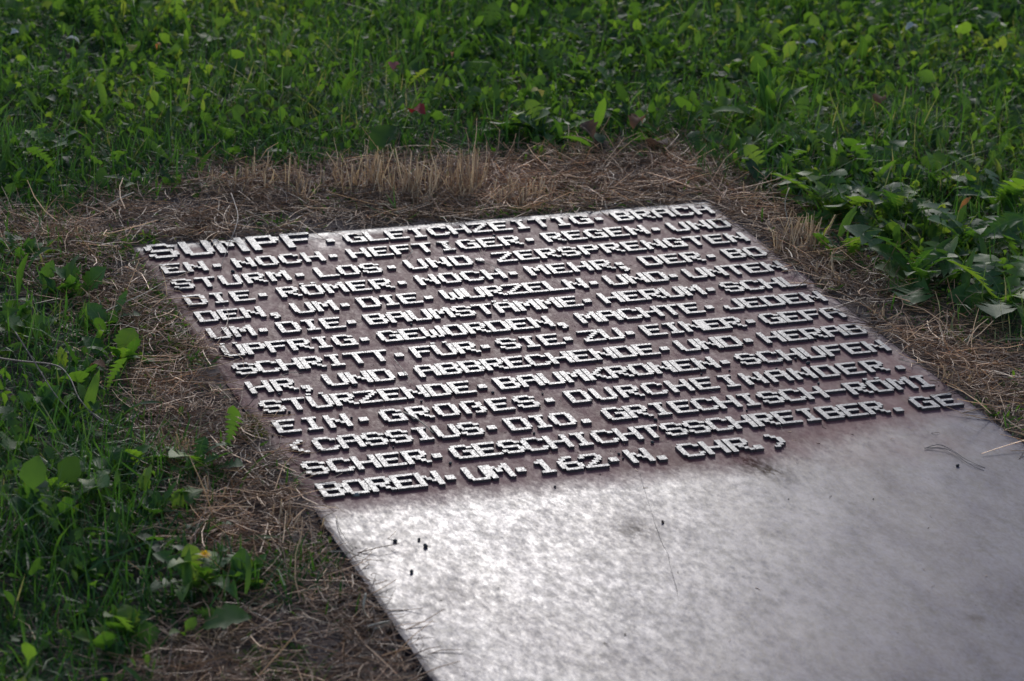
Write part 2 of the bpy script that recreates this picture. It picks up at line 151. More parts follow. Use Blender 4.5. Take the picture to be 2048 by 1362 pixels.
def ground_h(x, y):
    x = np.asarray(x, float); y = np.asarray(y, float)
    h = (vnoise(x, y, 3.0, 4, 1) - 0.5) * 0.030 + (vnoise(x, y, 40.0, 2, 2) - 0.5) * 0.008
    sd = plate_sd(x, y)
    near = np.clip(1 - np.abs(sd) / 0.12, 0, 1)
    # level of the soil where it meets the plate
    side = 0.006 + (vnoise(x, y, 9.0, 2, 3) - 0.5) * 0.010
    left = (x < 0.3)
    low = np.clip((-1.38 - y) / 0.15, 0, 1) * left
    side = side - 0.012 * low
    bury = np.exp(-((y + 1.14) / 0.14) ** 2) * left * 0.012 + np.exp(-((y + 0.72) / 0.06) ** 2) * left * 0.012 + np.exp(-((y + 0.31) / 0.08) ** 2) * left * 0.006 + np.exp(-((y + 1.33) / 0.05) ** 2) * left * .006
    side = side + bury
    h = h * (1 - near) + side * near
    # under the plate fall away quickly
    inside = np.clip(-sd / (0.012 + 1.2 * bury), 0, 1)
    h = h - inside * 0.03 - np.clip(-sd - .03, 0, .02)
    far = np.clip(np.hypot(x - .6, y + .5) - 4, 0, 40)
    return h + far * 0.0

# ------------------------------------------------------------ materials
def mat_new(name):
    m = bpy.data.materials.new(name); m.use_nodes = True
    nt = m.node_tree; nt.nodes.clear()
    out = nt.nodes.new('ShaderNodeOutputMaterial')
    return m, nt, out

def N(nt, kind, **kw):
    n = nt.nodes.new(kind)
    for k, v in kw.items():
        if k.startswith('i_'): n.inputs[k[2:].replace('_', ' ')].default_value = v
        else: setattr(n, k, v)
    return n

def ramp(nt, fac, stops):
    r = nt.nodes.new('ShaderNodeValToRGB')
    el = r.color_ramp.elements
    while len(el) < len(stops): el.new(0.5)
    for e, (p, c) in zip(el, stops):
        e.position = p; e.color = (*c, 1) if len(c) == 3 else c
    nt.links.new(fac, r.inputs[0])
    return r.outputs[0]

def noise(nt, scale, detail=4, rough=0.55, vec=None, out=0):
    t = N(nt, 'ShaderNodeTexNoise'); t.inputs['Scale'].default_value = scale
    t.inputs['Detail'].default_value = detail; t.inputs['Roughness'].default_value = rough
    if vec is not None: nt.links.new(vec, t.inputs['Vector'])
    return t.outputs[out]

def math_(nt, op, a, b=None, c=None, clamp=False):
    n = N(nt, 'ShaderNodeMath', operation=op); n.use_clamp = clamp
    for i, v in enumerate((a, b, c)):
        if v is None: continue
        if isinstance(v, (int, float)): n.inputs[i].default_value = v
        else: nt.links.new(v, n.inputs[i])
    return n.outputs[0]

def mixc(nt, fac, a, b, mode='MIX'):
    n = N(nt, 'ShaderNodeMix', data_type='RGBA', blend_type=mode)
    for idx, v in ((0, fac), (6, a), (7, b)):
        if isinstance(v, (int, float)): n.inputs[idx].default_value = v
        elif isinstance(v, tuple): n.inputs[idx].default_value = (*v, 1)
        else: nt.links.new(v, n.inputs[idx])
    return n.outputs[2]

def maprange(nt, v, a, b, c=0.0, d=1.0):
    n = N(nt, 'ShaderNodeMapRange'); nt.links.new(v, n.inputs[0])
    for i, q in zip((1, 2, 3, 4), (a, b, c, d)): n.inputs[i].default_value = q
    return n.outputs[0]

def bump(nt, h, strength, dist):
    b = N(nt, 'ShaderNodeBump'); b.inputs['Strength'].default_value = strength
    b.inputs['Distance'].default_value = dist
    nt.links.new(h, b.inputs['Height']); return b.outputs[0]

def principled(nt, out):
    p = N(nt, 'ShaderNodeBsdfPrincipled'); nt.links.new(p.outputs[0], out.inputs[0]); return p

def setin(nt, p, name, v):
    s = p.inputs[name]
    if isinstance(v, (int, float)): s.default_value = v
    elif isinstance(v, tuple): s.default_value = (*v, 1)
    else: nt.links.new(v, s)

def leaf_mat(name, stops, obj_random=False, transl=0.45, rough=0.38, tcol=(1.5, 1.7, 0.55), spec=0.5):
    m, nt, out = mat_new(name)
    if obj_random:
        f = N(nt, 'ShaderNodeObjectInfo').outputs['Random']
    else:
        f = N(nt, 'ShaderNodeAttribute', attribute_name='tint').outputs['Fac']
    co = N(nt, 'ShaderNodeTexCoord').outputs['Object']
    nz = noise(nt, 60.0 if not obj_random else 7.0, 3, .6, co)
    f2 = math_(nt, 'ADD', f, math_(nt, 'MULTIPLY', math_(nt, 'SUBTRACT', nz, 0.5), 0.25))
    c = ramp(nt, f2, stops)
    if obj_random:
        sp_ = N(nt, 'ShaderNodeSeparateXYZ'); nt.links.new(co, sp_.inputs[0])
        ay = math_(nt, 'ABSOLUTE', sp_.outputs[1])
        mid = maprange(nt, ay, .006, .018, 1, 0)
        side = math_(nt, 'SINE', math_(nt, 'MULTIPLY', math_(nt, 'SUBTRACT', sp_.outputs[0], math_(nt, 'MULTIPLY', ay, .8)), 62.0))
        vein = math_(nt, 'MAXIMUM', mid, maprange(nt, side, .90, 1.0, 0, .55))
        c = mixc(nt, math_(nt, 'MULTIPLY', vein, .6), c, (.12, .17, .06))
        old = maprange(nt, noise(nt, 3.5, 4, .7, co), .60, .72)
        c = mixc(nt, math_(nt, 'MULTIPLY', old, .5), c, (.10, .085, .03))
    p = N(nt, 'ShaderNodeBsdfPrincipled')
    setin(nt, p, 'Base Color', c); setin(nt, p, 'Roughness', rough)
    setin(nt, p, 'Specular IOR Level', spec)
    nt.links.new(bump(nt, noise(nt, 250.0 if not obj_random else 22.0, 2, .6, co), .5, .001), p.inputs['Normal'])
    tr = N(nt, 'ShaderNodeBsdfTranslucent')
    nt.links.new(mixc(nt, 1.0, c, tcol, 'MULTIPLY'), tr.inputs[0])
    mx = N(nt, 'ShaderNodeMixShader'); mx.inputs[0].default_value = transl
    nt.links.new(p.outputs[0], mx.inputs[1]); nt.links.new(tr.outputs[0], mx.inputs[2])
    nt.links.new(mx.outputs[0], out.inputs[0])
    return m

GREEN = [(0.0, (0.029, 0.057, 0.024)), (.3, (0.048, 0.095, 0.029)), (.6, (0.076, 0.136, 0.035)), (.85, (0.115, 0.178, 0.042)), (.94, (0.172, 0.184, 0.058)), (1.0, (0.172, 0.098, 0.060))]
GRASSC = [(0.0, (0.028, 0.066, 0.019)), (.4, (0.052, 0.113, 0.025)), (.75, (0.086, 0.151, 0.042)), (.92, (0.173, 0.184, 0.084)), (1.0, (0.302, 0.227, 0.156))]
M_GRASS = leaf_mat('grass_blade', GRASSC, transl=.45, rough=.5, spec=.3, tcol=(1.4, 1.7, .5))
M_LEAF = leaf_mat('meadow_leaf', GREEN, transl=.55, rough=.55, spec=.22, tcol=(1.9, 2.0, .55))
M_WEED = leaf_mat('weed_leaf', [(0, (0.037, 0.085, 0.025)), (.5, (0.070, 0.142, 0.027)), (.85, (0.121, 0.200, 0.033)), (1, (0.185, 0.233, 0.045))], obj_random=True, transl=.50, rough=.52, spec=.26)
M_MOSS = leaf_mat('moss', [(0, (.08, .085, .014)), (1, (.17, .16, .03))], transl=.2, rough=.8, spec=.2)
STRAWC = [(0, (0.074, 0.035, 0.020)), (.35, (0.198, 0.096, 0.047)), (.65, (0.440, 0.219, 0.107)), (.9, (0.837, 0.454, 0.220)), (1, (1.214, 0.733, 0.389))]
M_STRAW = leaf_mat('straw', STRAWC, transl=.12, rough=.5, tcol=(1.1, 1.0, .8))
M_TUFT = leaf_mat('dry_tuft', [(0, (.30, .215, .155)), (.4, (.55, .43, .32)), (1, (.78, .67, .52))], transl=.55, rough=.5, tcol=(1.15, 1.05, .85))
def flat_mat(name, col, rough=.6, transl=0.0, metallic=0.0, nscale=80., var=.35, bs=.3):
    m, nt, out = mat_new(name)
    co = N(nt, 'ShaderNodeTexCoord').outputs['Object']
    nz = noise(nt, nscale, 4, .6, co)
    c = mixc(nt, maprange(nt, nz, .3, .7), tuple(v * (1 - var) for v in col), tuple(min(1, v * (1 + var)) for v in col))
    p = N(nt, 'ShaderNodeBsdfPrincipled'); setin(nt, p, 'Base Color', c); setin(nt, p, 'Roughness', rough); setin(nt, p, 'Metallic', metallic)
    nt.links.new(bump(nt, nz, bs, .002), p.inputs['Normal'])
    if transl:
        tr = N(nt, 'ShaderNodeBsdfTranslucent'); nt.links.new(c, tr.inputs[0])
        mx = N(nt, 'ShaderNodeMixShader'); mx.inputs[0].default_value = transl
        nt.links.new(p.outputs[0], mx.inputs[1]); nt.links.new(tr.outputs[0], mx.inputs[2]); nt.links.new(mx.outputs[0], out.inputs[0])
    else: nt.links.new(p.outputs[0], out.inputs[0])
    return m
M_PELLET = flat_mat('dark_pellet', (.018, .015, .016), .6, nscale=500)
M_PEBBLE = flat_mat('pebble', (.16, .15, .14), .7, nscale=300)
M_STEM = flat_mat('stem', (.15, .095, .07), .6, nscale=60)
M_STEMG = flat_mat('pale_stem', (.33, .25, .17), .55, nscale=60)
M_TWIG = flat_mat('twig', (.05, .04, .045), .6, nscale=60)
FALLC = dict(red=(.22, .02, .02), pink=(.40, .13, .11), rust=(.17, .075, .035), brown=(.10, .055, .035), orange=(.42, .16, .04), yellow=(.34, .29, .07), pale=(.42, .42, .38))
M_FALL = {k: flat_mat('fallen_' + k, v, .85, .4, nscale=90) for k, v in FALLC.items()}
M_PETAL = flat_mat('yellow_petal', (.85, .55, .015), .5, .5, nscale=200, var=.2)
M_STALKG = flat_mat('green_stalk', (.07, .12, .04), .5, .1)
M_SEED = flat_mat('seed_head', (.30, .28, .24), .7, .2)
M_SCRATCH = flat_mat('crack', (.075, .055, .05), .8)

def soil_material():
    m, nt, out = mat_new('soil')
    co = N(nt, 'ShaderNodeTexCoord').outputs['Object']
    a = noise(nt, 14, 8, .65, co); b = noise(nt, 140, 5, .7, co); g = noise(nt, 420, 3, .7, co)
    c = ramp(nt, a, [(.25, (0.047, 0.029, 0.024)), (.5, (0.090, 0.057, 0.046)), (.7, (0.153, 0.101, 0.078))])
    c = mixc(nt, maprange(nt, b, .45, .75), c, (0.169, 0.110, 0.085))
    c = mixc(nt, maprange(nt, g, .62, .70), c, (.20, .165, .14))
    gr = N(nt, 'ShaderNodeAttribute', attribute_name='tint').outputs['Fac']
    c = mixc(nt, math_(nt, 'MULTIPLY', gr, maprange(nt, noise(nt, 60, 3, .6, co), .4, .6)), c, (.03, .042, .014))
    p = principled(nt, out)
    setin(nt, p, 'Base Color', c); setin(nt, p, 'Roughness', .9); setin(nt, p, 'Specular IOR Level', .25)
    h = math_(nt, 'ADD', math_(nt, 'MULTIPLY', b, .6), math_(nt, 'MULTIPLY', g, .3))
    nt.links.new(bump(nt, h, .9, .008), p.inputs['Normal'])
    return m

def plate_material():
    m, nt, out = mat_new('weathered_steel_top')
    co = N(nt, 'ShaderNodeTexCoord').outputs['Object']
    st = N(nt, 'ShaderNodeAttribute', attribute_name='stain').outputs['Fac']
    bl = N(nt, 'ShaderNodeAttribute', attribute_name='blotch').outputs['Fac']
    raw = co   # the sheet's grain runs along the rolling direction (its length)
    m0 = N(nt, 'ShaderNodeMapping'); m0.inputs['Scale'].default_value = (1.0, .42, 1)
    nt.links.new(co, m0.inputs[0]); co = m0.outputs[0]
    big = noise(nt, 6, 5, .6, co); mid = noise(nt, 28, 6, .62, co)
    fine = noise(nt, 190, 5, .7, co); grain = noise(nt, 520, 2, .6, co)
    # soft cloudy streaks running slightly skew, as left by drying water
    mp = N(nt, 'ShaderNodeMapping'); mp.inputs['Scale'].default_value = (1.0, 1.3, 1); mp.inputs['Rotation'].default_value = (0, 0, .5)
    nt.links.new(co, mp.inputs[0]); streak = noise(nt, 20, 6, .68, mp.outputs[0])
    s = math_(nt, 'ADD', st, math_(nt, 'MULTIPLY', math_(nt, 'SUBTRACT', mid, .5), .55))
    s = math_(nt, 'ADD', s, math_(nt, 'MULTIPLY', math_(nt, 'SUBTRACT', fine, .5), .22))
    s = maprange(nt, s, .14, .84)
    outc = ramp(nt, streak, [(.34, (0.041, 0.028, 0.036)), (.5, (0.071, 0.051, 0.063)), (.64, (0.100, 0.074, 0.088))])
    cloud = noise(nt, 70, 5, .72, mp.outputs[0])
    outc = mixc(nt, math_(nt, 'MULTIPLY', maprange(nt, cloud, .44, .60), .42), outc, (0.133, 0.110, 0.140))
    outc = mixc(nt, math_(nt, 'MULTIPLY', maprange(nt, cloud, .48, .34), .45), outc, (.028, .021, .024))
    outc = mixc(nt, maprange(nt, big, .42, .72, 0, .55), outc, (0.069, 0.039, 0.039))
    sp = maprange(nt, fine, .44, .60)
    outc = mixc(nt, math_(nt, 'MULTIPLY', sp, .35), outc, (0.150, 0.140, 0.178))
    outc = mixc(nt, math_(nt, 'MULTIPLY', maprange(nt, fine, .44, .34), .5), outc, (0.043, 0.034, 0.033))
    inc = ramp(nt, mid, [(.3, (0.123, 0.044, 0.041)), (.55, (0.172, 0.071, 0.068)), (.75, (0.238, 0.111, 0.102))])
    inc = mixc(nt, math_(nt, 'MULTIPLY', maprange(nt, big, .5, .68), .6), inc, (0.118, 0.034, 0.028))
    inc = mixc(nt, math_(nt, 'MULTIPLY', maprange(nt, fine, .52, .66), .30), inc, (0.108, 0.072, 0.076))
    m2 = N(nt, 'ShaderNodeMapping'); m2.inputs['Scale'].default_value = (90, 3.0, 1); m2.inputs['Rotation'].default_value = (0, 0, .62)
    nt.links.new(raw, m2.inputs[0]); scr = noise(nt, 1.0, 3, .6, m2.outputs[0])
    m3 = N(nt, 'ShaderNodeMapping'); m3.inputs['Scale'].default_value = (3.5, 120, 1); m3.inputs['Rotation'].default_value = (0, 0, -.35)
    nt.links.new(raw, m3.inputs[0]); scr2 = noise(nt, 1.0, 2, .6, m3.outputs[0])
    gate = maprange(nt, noise(nt, 4.0, 2, .5, co), .45, .62)
    lines = math_(nt, 'MAXIMUM', maprange(nt, scr, .64, .72), maprange(nt, scr2, .66, .74))
    outc = mixc(nt, math_(nt, 'MULTIPLY', math_(nt, 'MULTIPLY', lines, gate), .45), outc, (.14, .125, .145))
    outc = mixc(nt, math_(nt, 'MULTIPLY', maprange(nt, scr, .38, .30), .30), outc, (.045, .026, .030))
    c = mixc(nt, s, outc, inc)
    b2 = math_(nt, 'MULTIPLY', bl, maprange(nt, noise(nt, 110, 5, .75, co), .36, .56))
    c = mixc(nt, math_(nt, 'MULTIPLY', b2, .8, clamp=True), c, (.060, .032, .018))
    dots = maprange(nt, noise(nt, 90, 1, .4, co), .80, .84)
    c = mixc(nt, dots, c, (.04, .03, .03))
    p = principled(nt, out)
    setin(nt, p, 'Base Color', c)
    r0 = math_(nt, 'ADD', .36, math_(nt, 'MULTIPLY', s, .16))
    r = math_(nt, 'ADD', r0, math_(nt, 'MULTIPLY', math_(nt, 'SUBTRACT', fine, .5), .35))
    r = math_(nt, 'ADD', r, math_(nt, 'MULTIPLY', math_(nt, 'SUBTRACT', cloud, .5), -.45))
    r = math_(nt, 'ADD', r, math_(nt, 'MULTIPLY', b2, .15))
    setin(nt, p, 'Roughness', r)
    met = math_(nt, 'SUBTRACT', .03, math_(nt, 'MULTIPLY', s, .03))
    setin(nt, p, 'Metallic', met)
    wear = math_(nt, 'ADD', math_(nt, 'MULTIPLY', noise(nt, 15, 7, .78, co), .75), math_(nt, 'MULTIPLY', noise(nt, 220, 3, .75, co), .25))
    wear = maprange(nt, wear, .38, .64)
    setin(nt, p, 'Specular IOR Level', math_(nt, 'MULTIPLY', math_(nt, 'ADD', .055, math_(nt, 'MULTIPLY', wear, .075)), math_(nt, 'SUBTRACT', math_(nt, 'SUBTRACT', 1.0, math_(nt, 'MULTIPLY', s, .62)), math_(nt, 'MULTIPLY', b2, .55), clamp=True)))
    h = math_(nt, 'ADD', math_(nt, 'MULTIPLY', fine, .5), math_(nt, 'MULTIPLY', grain, .35))
    h = math_(nt, 'ADD', h, math_(nt, 'MULTIPLY', mid, .4))
    nt.links.new(bump(nt, h, .12, .0008), p.inputs['Normal'])
    return m

def letter_material():
    m, nt, out = mat_new('letter_top')
    co = N(nt, 'ShaderNodeTexCoord'); rnd = N(nt, 'ShaderNodeObjectInfo').outputs['Random']
    off = N(nt, 'ShaderNodeVectorMath', operation='ADD'); nt.links.new(co.outputs['Object'], off.inputs[0])
    cx = N(nt, 'ShaderNodeCombineXYZ'); nt.links.new(math_(nt, 'MULTIPLY', rnd, 37.0), cx.inputs[0]); nt.links.new(cx.outputs[0], off.inputs[1])
    v = off.outputs[0]
    fine = noise(nt, 360, 2, .6, v); mid = noise(nt, 60, 4, .6, v)
    c = ramp(nt, fine, [(.34, (.095, .083, .088)), (.5, (.14, .126, .132)), (.66, (.21, .202, .21))])
    c = mixc(nt, math_(nt, 'MULTIPLY', maprange(nt, mid, .5, .7), .45), c, (.26, .20, .195))
    p = principled(nt, out)
    setin(nt, p, 'Base Color', c)
    pit = maprange(nt, fine, .30, .62)
    setin(nt, p, 'Metallic', .0)
    setin(nt, p, 'Specular IOR Level', math_(nt, 'ADD', .05, math_(nt, 'MULTIPLY', pit, .16)))
    setin(nt, p, 'Roughness', math_(nt, 'SUBTRACT', .52, math_(nt, 'MULTIPLY', pit, .18)))
    nt.links.new(bump(nt, fine, .06, .0003), p.inputs['Normal'])
    return m

M_SOIL = soil_material()
M_PLATE = plate_material()
M_LTOP = letter_material()
M_RUST = flat_mat('rusty_cut_edge', (.040, .024, .026), .75, nscale=220)

# ------------------------------------------------------------ ground sheet
def build_ground():
    xs = np.concatenate([[-60, -30, -14, -7, -4, -3], np.arange(-2.2, -1.0, .05), np.arange(-1.0, 2.6, .0125), np.arange(2.6, 4.4, .05), [5, 7, 11, 20, 35, 60]])
    ys = np.concatenate([[-60, -30, -14, -7, -4], np.arange(-3.2, -2.4, .05), np.arange(-2.4, 1.6, .0125), np.arange(1.6, 3.6, .05), [4.2, 5.5, 8, 14, 30, 60]])
    X, Y = np.meshgrid(xs, ys, indexing='ij')
    Z = ground_h(X, Y)
    nx, ny = X.shape
    V = np.stack([X.ravel(), Y.ravel(), Z.ravel()], 1)
    i = np.arange(nx - 1)[:, None] * ny + np.arange(ny - 1)[None, :]
    a, b, c, d = i.ravel(), (i + ny).ravel(), (i + ny + 1).ravel(), (i + 1).ravel()
    F = np.concatenate([np.stack([a, b, c], 1), np.stack([a, c, d], 1)])
    sd = poly_sd(X, Y)
    t = np.clip((sd + .02) / .12, 0, 1).ravel()
    me = tri_mesh('ground', V, F, M_SOIL, tint=t, smooth=True)
    return tag(link('ground', me), kind='structure')
build_ground()

# ------------------------------------------------------------ the steel plate
def build_plate():
    step = .0075
    xs = np.linspace(PX0, PX1, int((PX1 - PX0) / step) + 1); ys = np.linspace(PY0, PY1, int((PY1 - PY0) / step) + 1)
    X, Y = np.meshgrid(xs, ys, indexing='ij')
    nx, ny = X.shape
    e = np.minimum.reduce([X - PX0, PX1 - X, Y - PY0, PY1 - Y])
    Z = np.full(X.shape, PLATE_Z) - .0010 * (e < 1e-6)
    # a plasma-cut rim is never dead straight
    jit = (vnoise(X, Y, 35, 2, 5) - .5) * .0035
    Xj = np.where((X == PX0) | (X == PX1), X + jit, X); Yj = np.where((Y == PY0) | (Y == PY1), Y + jit, Y)
    V = np.stack([Xj.ravel(), Yj.ravel(), Z.ravel()], 1)
    i = np.arange(nx - 1)[:, None] * ny + np.arange(ny - 1)[None, :]
    a, b, c, d = i.ravel(), (i + ny).ravel(), (i + ny + 1).ravel(), (i + 1).ravel()
    F = [np.stack([a, b, c], 1), np.stack([a, c, d], 1)]
    ring = [k * ny for k in range(nx)] + [(nx - 1) * ny + k for k in range(1, ny)] + [k * ny + ny - 1 for k in range(nx - 2, -1, -1)] + [k for k in range(ny - 2, 0, -1)]
    ring = np.array(ring); n0 = len(V); m = len(ring)
    low = V[ring].copy(); low[:, 2] = PLATE_Z - .024
    V = np.concatenate([V, low, [[(PX0 + PX1) / 2, (PY0 + PY1) / 2, PLATE_Z - .024]]])
    k = np.arange(m); k2 = (k + 1) % m
    F.append(np.stack([ring[k], n0 + k, n0 + k2], 1)); F.append(np.stack([ring[k], n0 + k2, ring[k2]], 1))
    F.append(np.stack([n0 + k, np.full(m, n0 + m), n0 + k2], 1))
    ntop = 2 * (nx - 1) * (ny - 1)
    F = np.concatenate(F); mi = np.zeros(len(F)); mi[ntop:] = 1
    me = tri_mesh('text_plate', V, F, [M_PLATE, M_RUST], mi=mi)
    x, y = V[:, 0], V[:, 1]
    sm = lambda v, a, b: np.clip((v - a) / (b - a), 0, 1)
    bottom = -1.385 + .095 * sm(x, .72, .98) + .03 * sm(x, 1.0, 1.2)
    s = sm(y, bottom - .055, bottom + .050)
    s = s * sm(-y, .066, .105) * (1 - .55 * sm(x, 1.175, 1.23)) * (1 - .25 * sm(-x, -.004, .02))
    s *= 1 - .5 * np.exp(-((x - .36) / .06) ** 2 - ((y + .13) / .05) ** 2)
    s += .35 * np.exp(-((x - 1.0) / .3) ** 2 - ((y + 1.38) / .10) ** 2)
    at = me.attributes.new('stain', 'FLOAT', 'POINT'); at.data.foreach_set('value', s.astype(np.float32))
    bl = np.zeros(len(x))
    for bx, by, r, a_ in BLOTCH:
        bl += a_ * np.exp(-((x - bx) ** 2 + ((y - by) * .8) ** 2) / (r * r))
    rim = np.minimum.reduce([x - PX0, PX1 - x, PY1 - y])
    bl += .8 * np.exp(-np.clip(x - PX0, 0, 1) / .012) * (.5 + vnoise(x, y, 14, 2, 8)) + .35 * np.exp(-np.clip(PY1 - y, 0, 9) / .01)
    at = me.attributes.new('blotch', 'FLOAT', 'POINT'); at.data.foreach_set('value', np.clip(bl, 0, 1.3).astype(np.float32))
    o = link('text_plate', me)
    return tag(o, 'large flat steel plate with raised German text in pixel lettering lying in the grass', 'memorial plate')
PLATE = build_plate()

# glyphs: rectangles (column0, row0, column1, row1) on a grid 8 wide and 7 high
GL = {
'A': [(1,0,7,1),(0,1,2,7),(6,1,8,7),(2,3,6,4)],
'B': [(0,0,7,1),(0,1,2,6),(6,1,8,3),(2,3,7,4),(6,4,8,6),(0,6,7,7)],
'C': [(1,0,6.2,1),(0,1,2,6),(6,1,8,2),(5.6,.75,6.6,1.2),(1,6,7,7),(6,5,8,6)],
'D': [(0,0,7,1),(0,1,2,6),(6,1,8,6),(0,6,7,7)],
'E': [(0,0,8,1),(0,1,2,6),(2,3,6.3,4),(0,6,8,7)],
'F': [(0,0,8,1),(0,1,2,7),(2,3,6.5,4)],
'G': [(1,0,6.2,1),(0,1,2,6),(6,1,8,2),(5.6,.75,6.6,1.2),(4,3,8,4),(6,4,8,6),(1,6,8,7)],
'H': [(0,0,2,7),(6,0,8,7),(2,3,6,4)],
'I': [(1.5,0,6.5,1),(3,1,5,6),(1.5,6,6.5,7)],
'J': [(6,0,8,6),(0,4,2,6),(1,6,7,7)],
'K': [(0,0,2,7),(6,0,8,1.1),(4.6,1,6.6,2.1),(3.3,2,5.3,3.1),(2,3,4,4),(3.3,3.9,5.3,5),(4.6,4.9,6.6,6),(6,5.9,8,7)],
'L': [(0,0,2,6),(0,6,8,7)],
'M': [(0,0,2,7),(6,0,8,7),(2,1,3.4,2.1),(4.6,1,6,2.1),(3,2,5,4)],
'N': [(0,0,2,7),(6,0,8,7),(2,1.9,3.5,3.05),(3.1,2.95,4.9,4.1),(4.5,4,6,5)],
'O': [(1,0,7,1),(0,1,2,6),(6,1,8,6),(1,6,7,7)],
'P': [(0,0,7,1),(0,1,2,7),(6,1,8,3),(2,3,7,4)],
'R': [(0,0,7,1),(0,1,2,7),(6,1,8,3),(2,3,7,4),(3.3,3.9,5.2,5.1),(4.8,5,6.6,6.1),(6.2,6,8,7)],
'S': [(1,0,6.2,1),(0,1,2,3),(6,1,8,2),(5.6,.75,6.6,1.2),(1,3,7,4),(6,4,8,6),(1.2,6,7,7),(0,5,2,6.1)],
'T': [(0,0,8,1),(3,1,5,7)],
'U': [(0,0,2,6),(6,0,8,6),(1,6,7,7)],
'W': [(0,0,2,6),(6,0,8,6),(3,2,5,6),(1.5,6,3.5,7),(4.5,6,6.7,7)],
'Z': [(0,0,7.6,1),(6,1,8,2.05),(4.6,2,6.7,3.05),(3.2,3,5.2,4.05),(1.7,4,3.8,5.05),(0,5,2,6),(0,6,8,7)],
'ß': [(1,0,6,1),(0,1,2,7),(5.6,1,7.6,3),(3.6,3,7,4),(6,4,8,6),(3.6,6,7,7)],
'1': [(3,0,5,6),(1.5,1,3,2),(1.5,6,6.5,7)],
'6': [(2.6,0,6,1),(1.2,.9,3.3,2.1),(0,2,2,6),(2,3,7,4),(6,4,8,6),(1,6,7,7)],
'2': [(1,0,7,1),(0,1,2,2),(6,1,8,2.6),(5,2.5,7.2,3.5),(3.6,3.4,5.8,4.5),(2,4.4,4.4,5.4),(1,5.3,2.6,6.1),(0,6,8,7)],
'·': [(0,3,3,5.1)],
'.': [(0,4.9,3,7)],
',': [(0,5.2,3,7.1),(1.6,7,3.4,8.1),(.7,8,2.2,8.9)],
';': [(0,3,3,4.9),(0,6,3,7.8),(1.6,7.7,3.4,8.7),(.7,8.6,2.2,9.5)],
'-': [(0,3,8,4)],
'(': [(3,0,5,1.1),(1.5,1,3.6,2.1),(0,2,2,5),(1.5,4.9,3.3,6.05),(3,5.95,5,7)],
')': [(0,0,2,1.1),(1.5,1,3.5,2.1),(3,2,5,5),(1.4,4.9,3.5,6.05),(0,5.95,2,7)],
}
GL['Ü'] = GL['U'] + [(.8,-1.5,2.5,-.6),(5.4,-1.5,7.1,-.6)]
GL['Ö'] = GL['O'] + [(.8,-1.5,2.5,-.6),(5.4,-1.5,7.1,-.6)]
GL['Ä'] = GL['A'] + [(.8,-1.5,2.5,-.6),(5.4,-1.5,7.1,-.6)]
UX, UY = .00505, PITCH * CAP / 7

def glyph_mesh(ch, sx, sy):
    R = GL[ch]
    cx = sorted({r[0] for r in R} | {r[2] for r in R}); cy = sorted({r[1] for r in R} | {r[3] for r in R})
    occ = {}
    for i in range(len(cx) - 1):
        for j in range(len(cy) - 1):
            mx, my = (cx[i] + cx[i + 1]) / 2, (cy[j] + cy[j + 1]) / 2
            if any(r[0] < mx < r[2] and r[1] < my < r[3] for r in R): occ[i, j] = 1
    bm = bmesh.new(); cache = {}
    zt, zb = LETTER_Z, PLATE_Z - .0006
    jr = random.Random(ord(ch))
    J = {}
    def vert(i, j, z):
        if (i, j) not in J: J[i, j] = (jr.uniform(-.00025, .00025), jr.uniform(-.00025, .00025))
        k = (i, j, z)
        if k not in cache: cache[k] = bm.verts.new((cx[i] * sx + J[i, j][0], -cy[j] * sy + J[i, j][1], z))
        return cache[k]
    for (i, j) in occ:
        f = bm.faces.new([vert(i, j, zt), vert(i, j + 1, zt), vert(i + 1, j + 1, zt), vert(i + 1, j, zt)]); f.material_index = 0
        for di, dj, p, q in ((-1, 0, (i, j), (i, j + 1)), (1, 0, (i + 1, j + 1), (i + 1, j)), (0, -1, (i + 1, j), (i, j)), (0, 1, (i, j + 1), (i + 1, j + 1))):
            if (i + di, j + dj) not in occ:
                f = bm.faces.new([vert(*p, zt), vert(*p, zb), vert(*q, zb), vert(*q, zt)]); f.material_index = 1
    me = bpy.data.meshes.new('letter'); bm.to_mesh(me); bm.free()
    me.materials.append(M_LTOP); me.materials.append(M_RUST)
    return me

GM = {}
PART = {'·': 'raised_dot', '.': 'full_stop', ',': 'comma', ';': 'semicolon', '-': 'hyphen', '(': 'bracket', ')': 'bracket', '1': 'digit', '6': 'digit', '2': 'digit'}
LETPOS = []
for ln, word, xs in TEXT:
    for ch, x in zip(word, xs):
        big = word == 'SUMPF'
        sx, sy = (UX * 1.50, UY * 1.50) if big else (UX, UY)
        if (ch, big) not in GM: GM[ch, big] = glyph_mesh(ch, sx, sy)
        y = -ln * PITCH if not big else -.0640
        if ch == '(' : x = x - 0
        if ch == '1': x -= 1.0 * UX
        if word == 'I': x -= 1.5 * UX * 0
        link(PART.get(ch, 'letter'), GM[ch, big], PLATE, (x, y, 0), (0, 0, random.gauss(0, .004)))
        LETPOS.append((x + 4 * sx, y - 3.5 * sy, ch, word, ln))

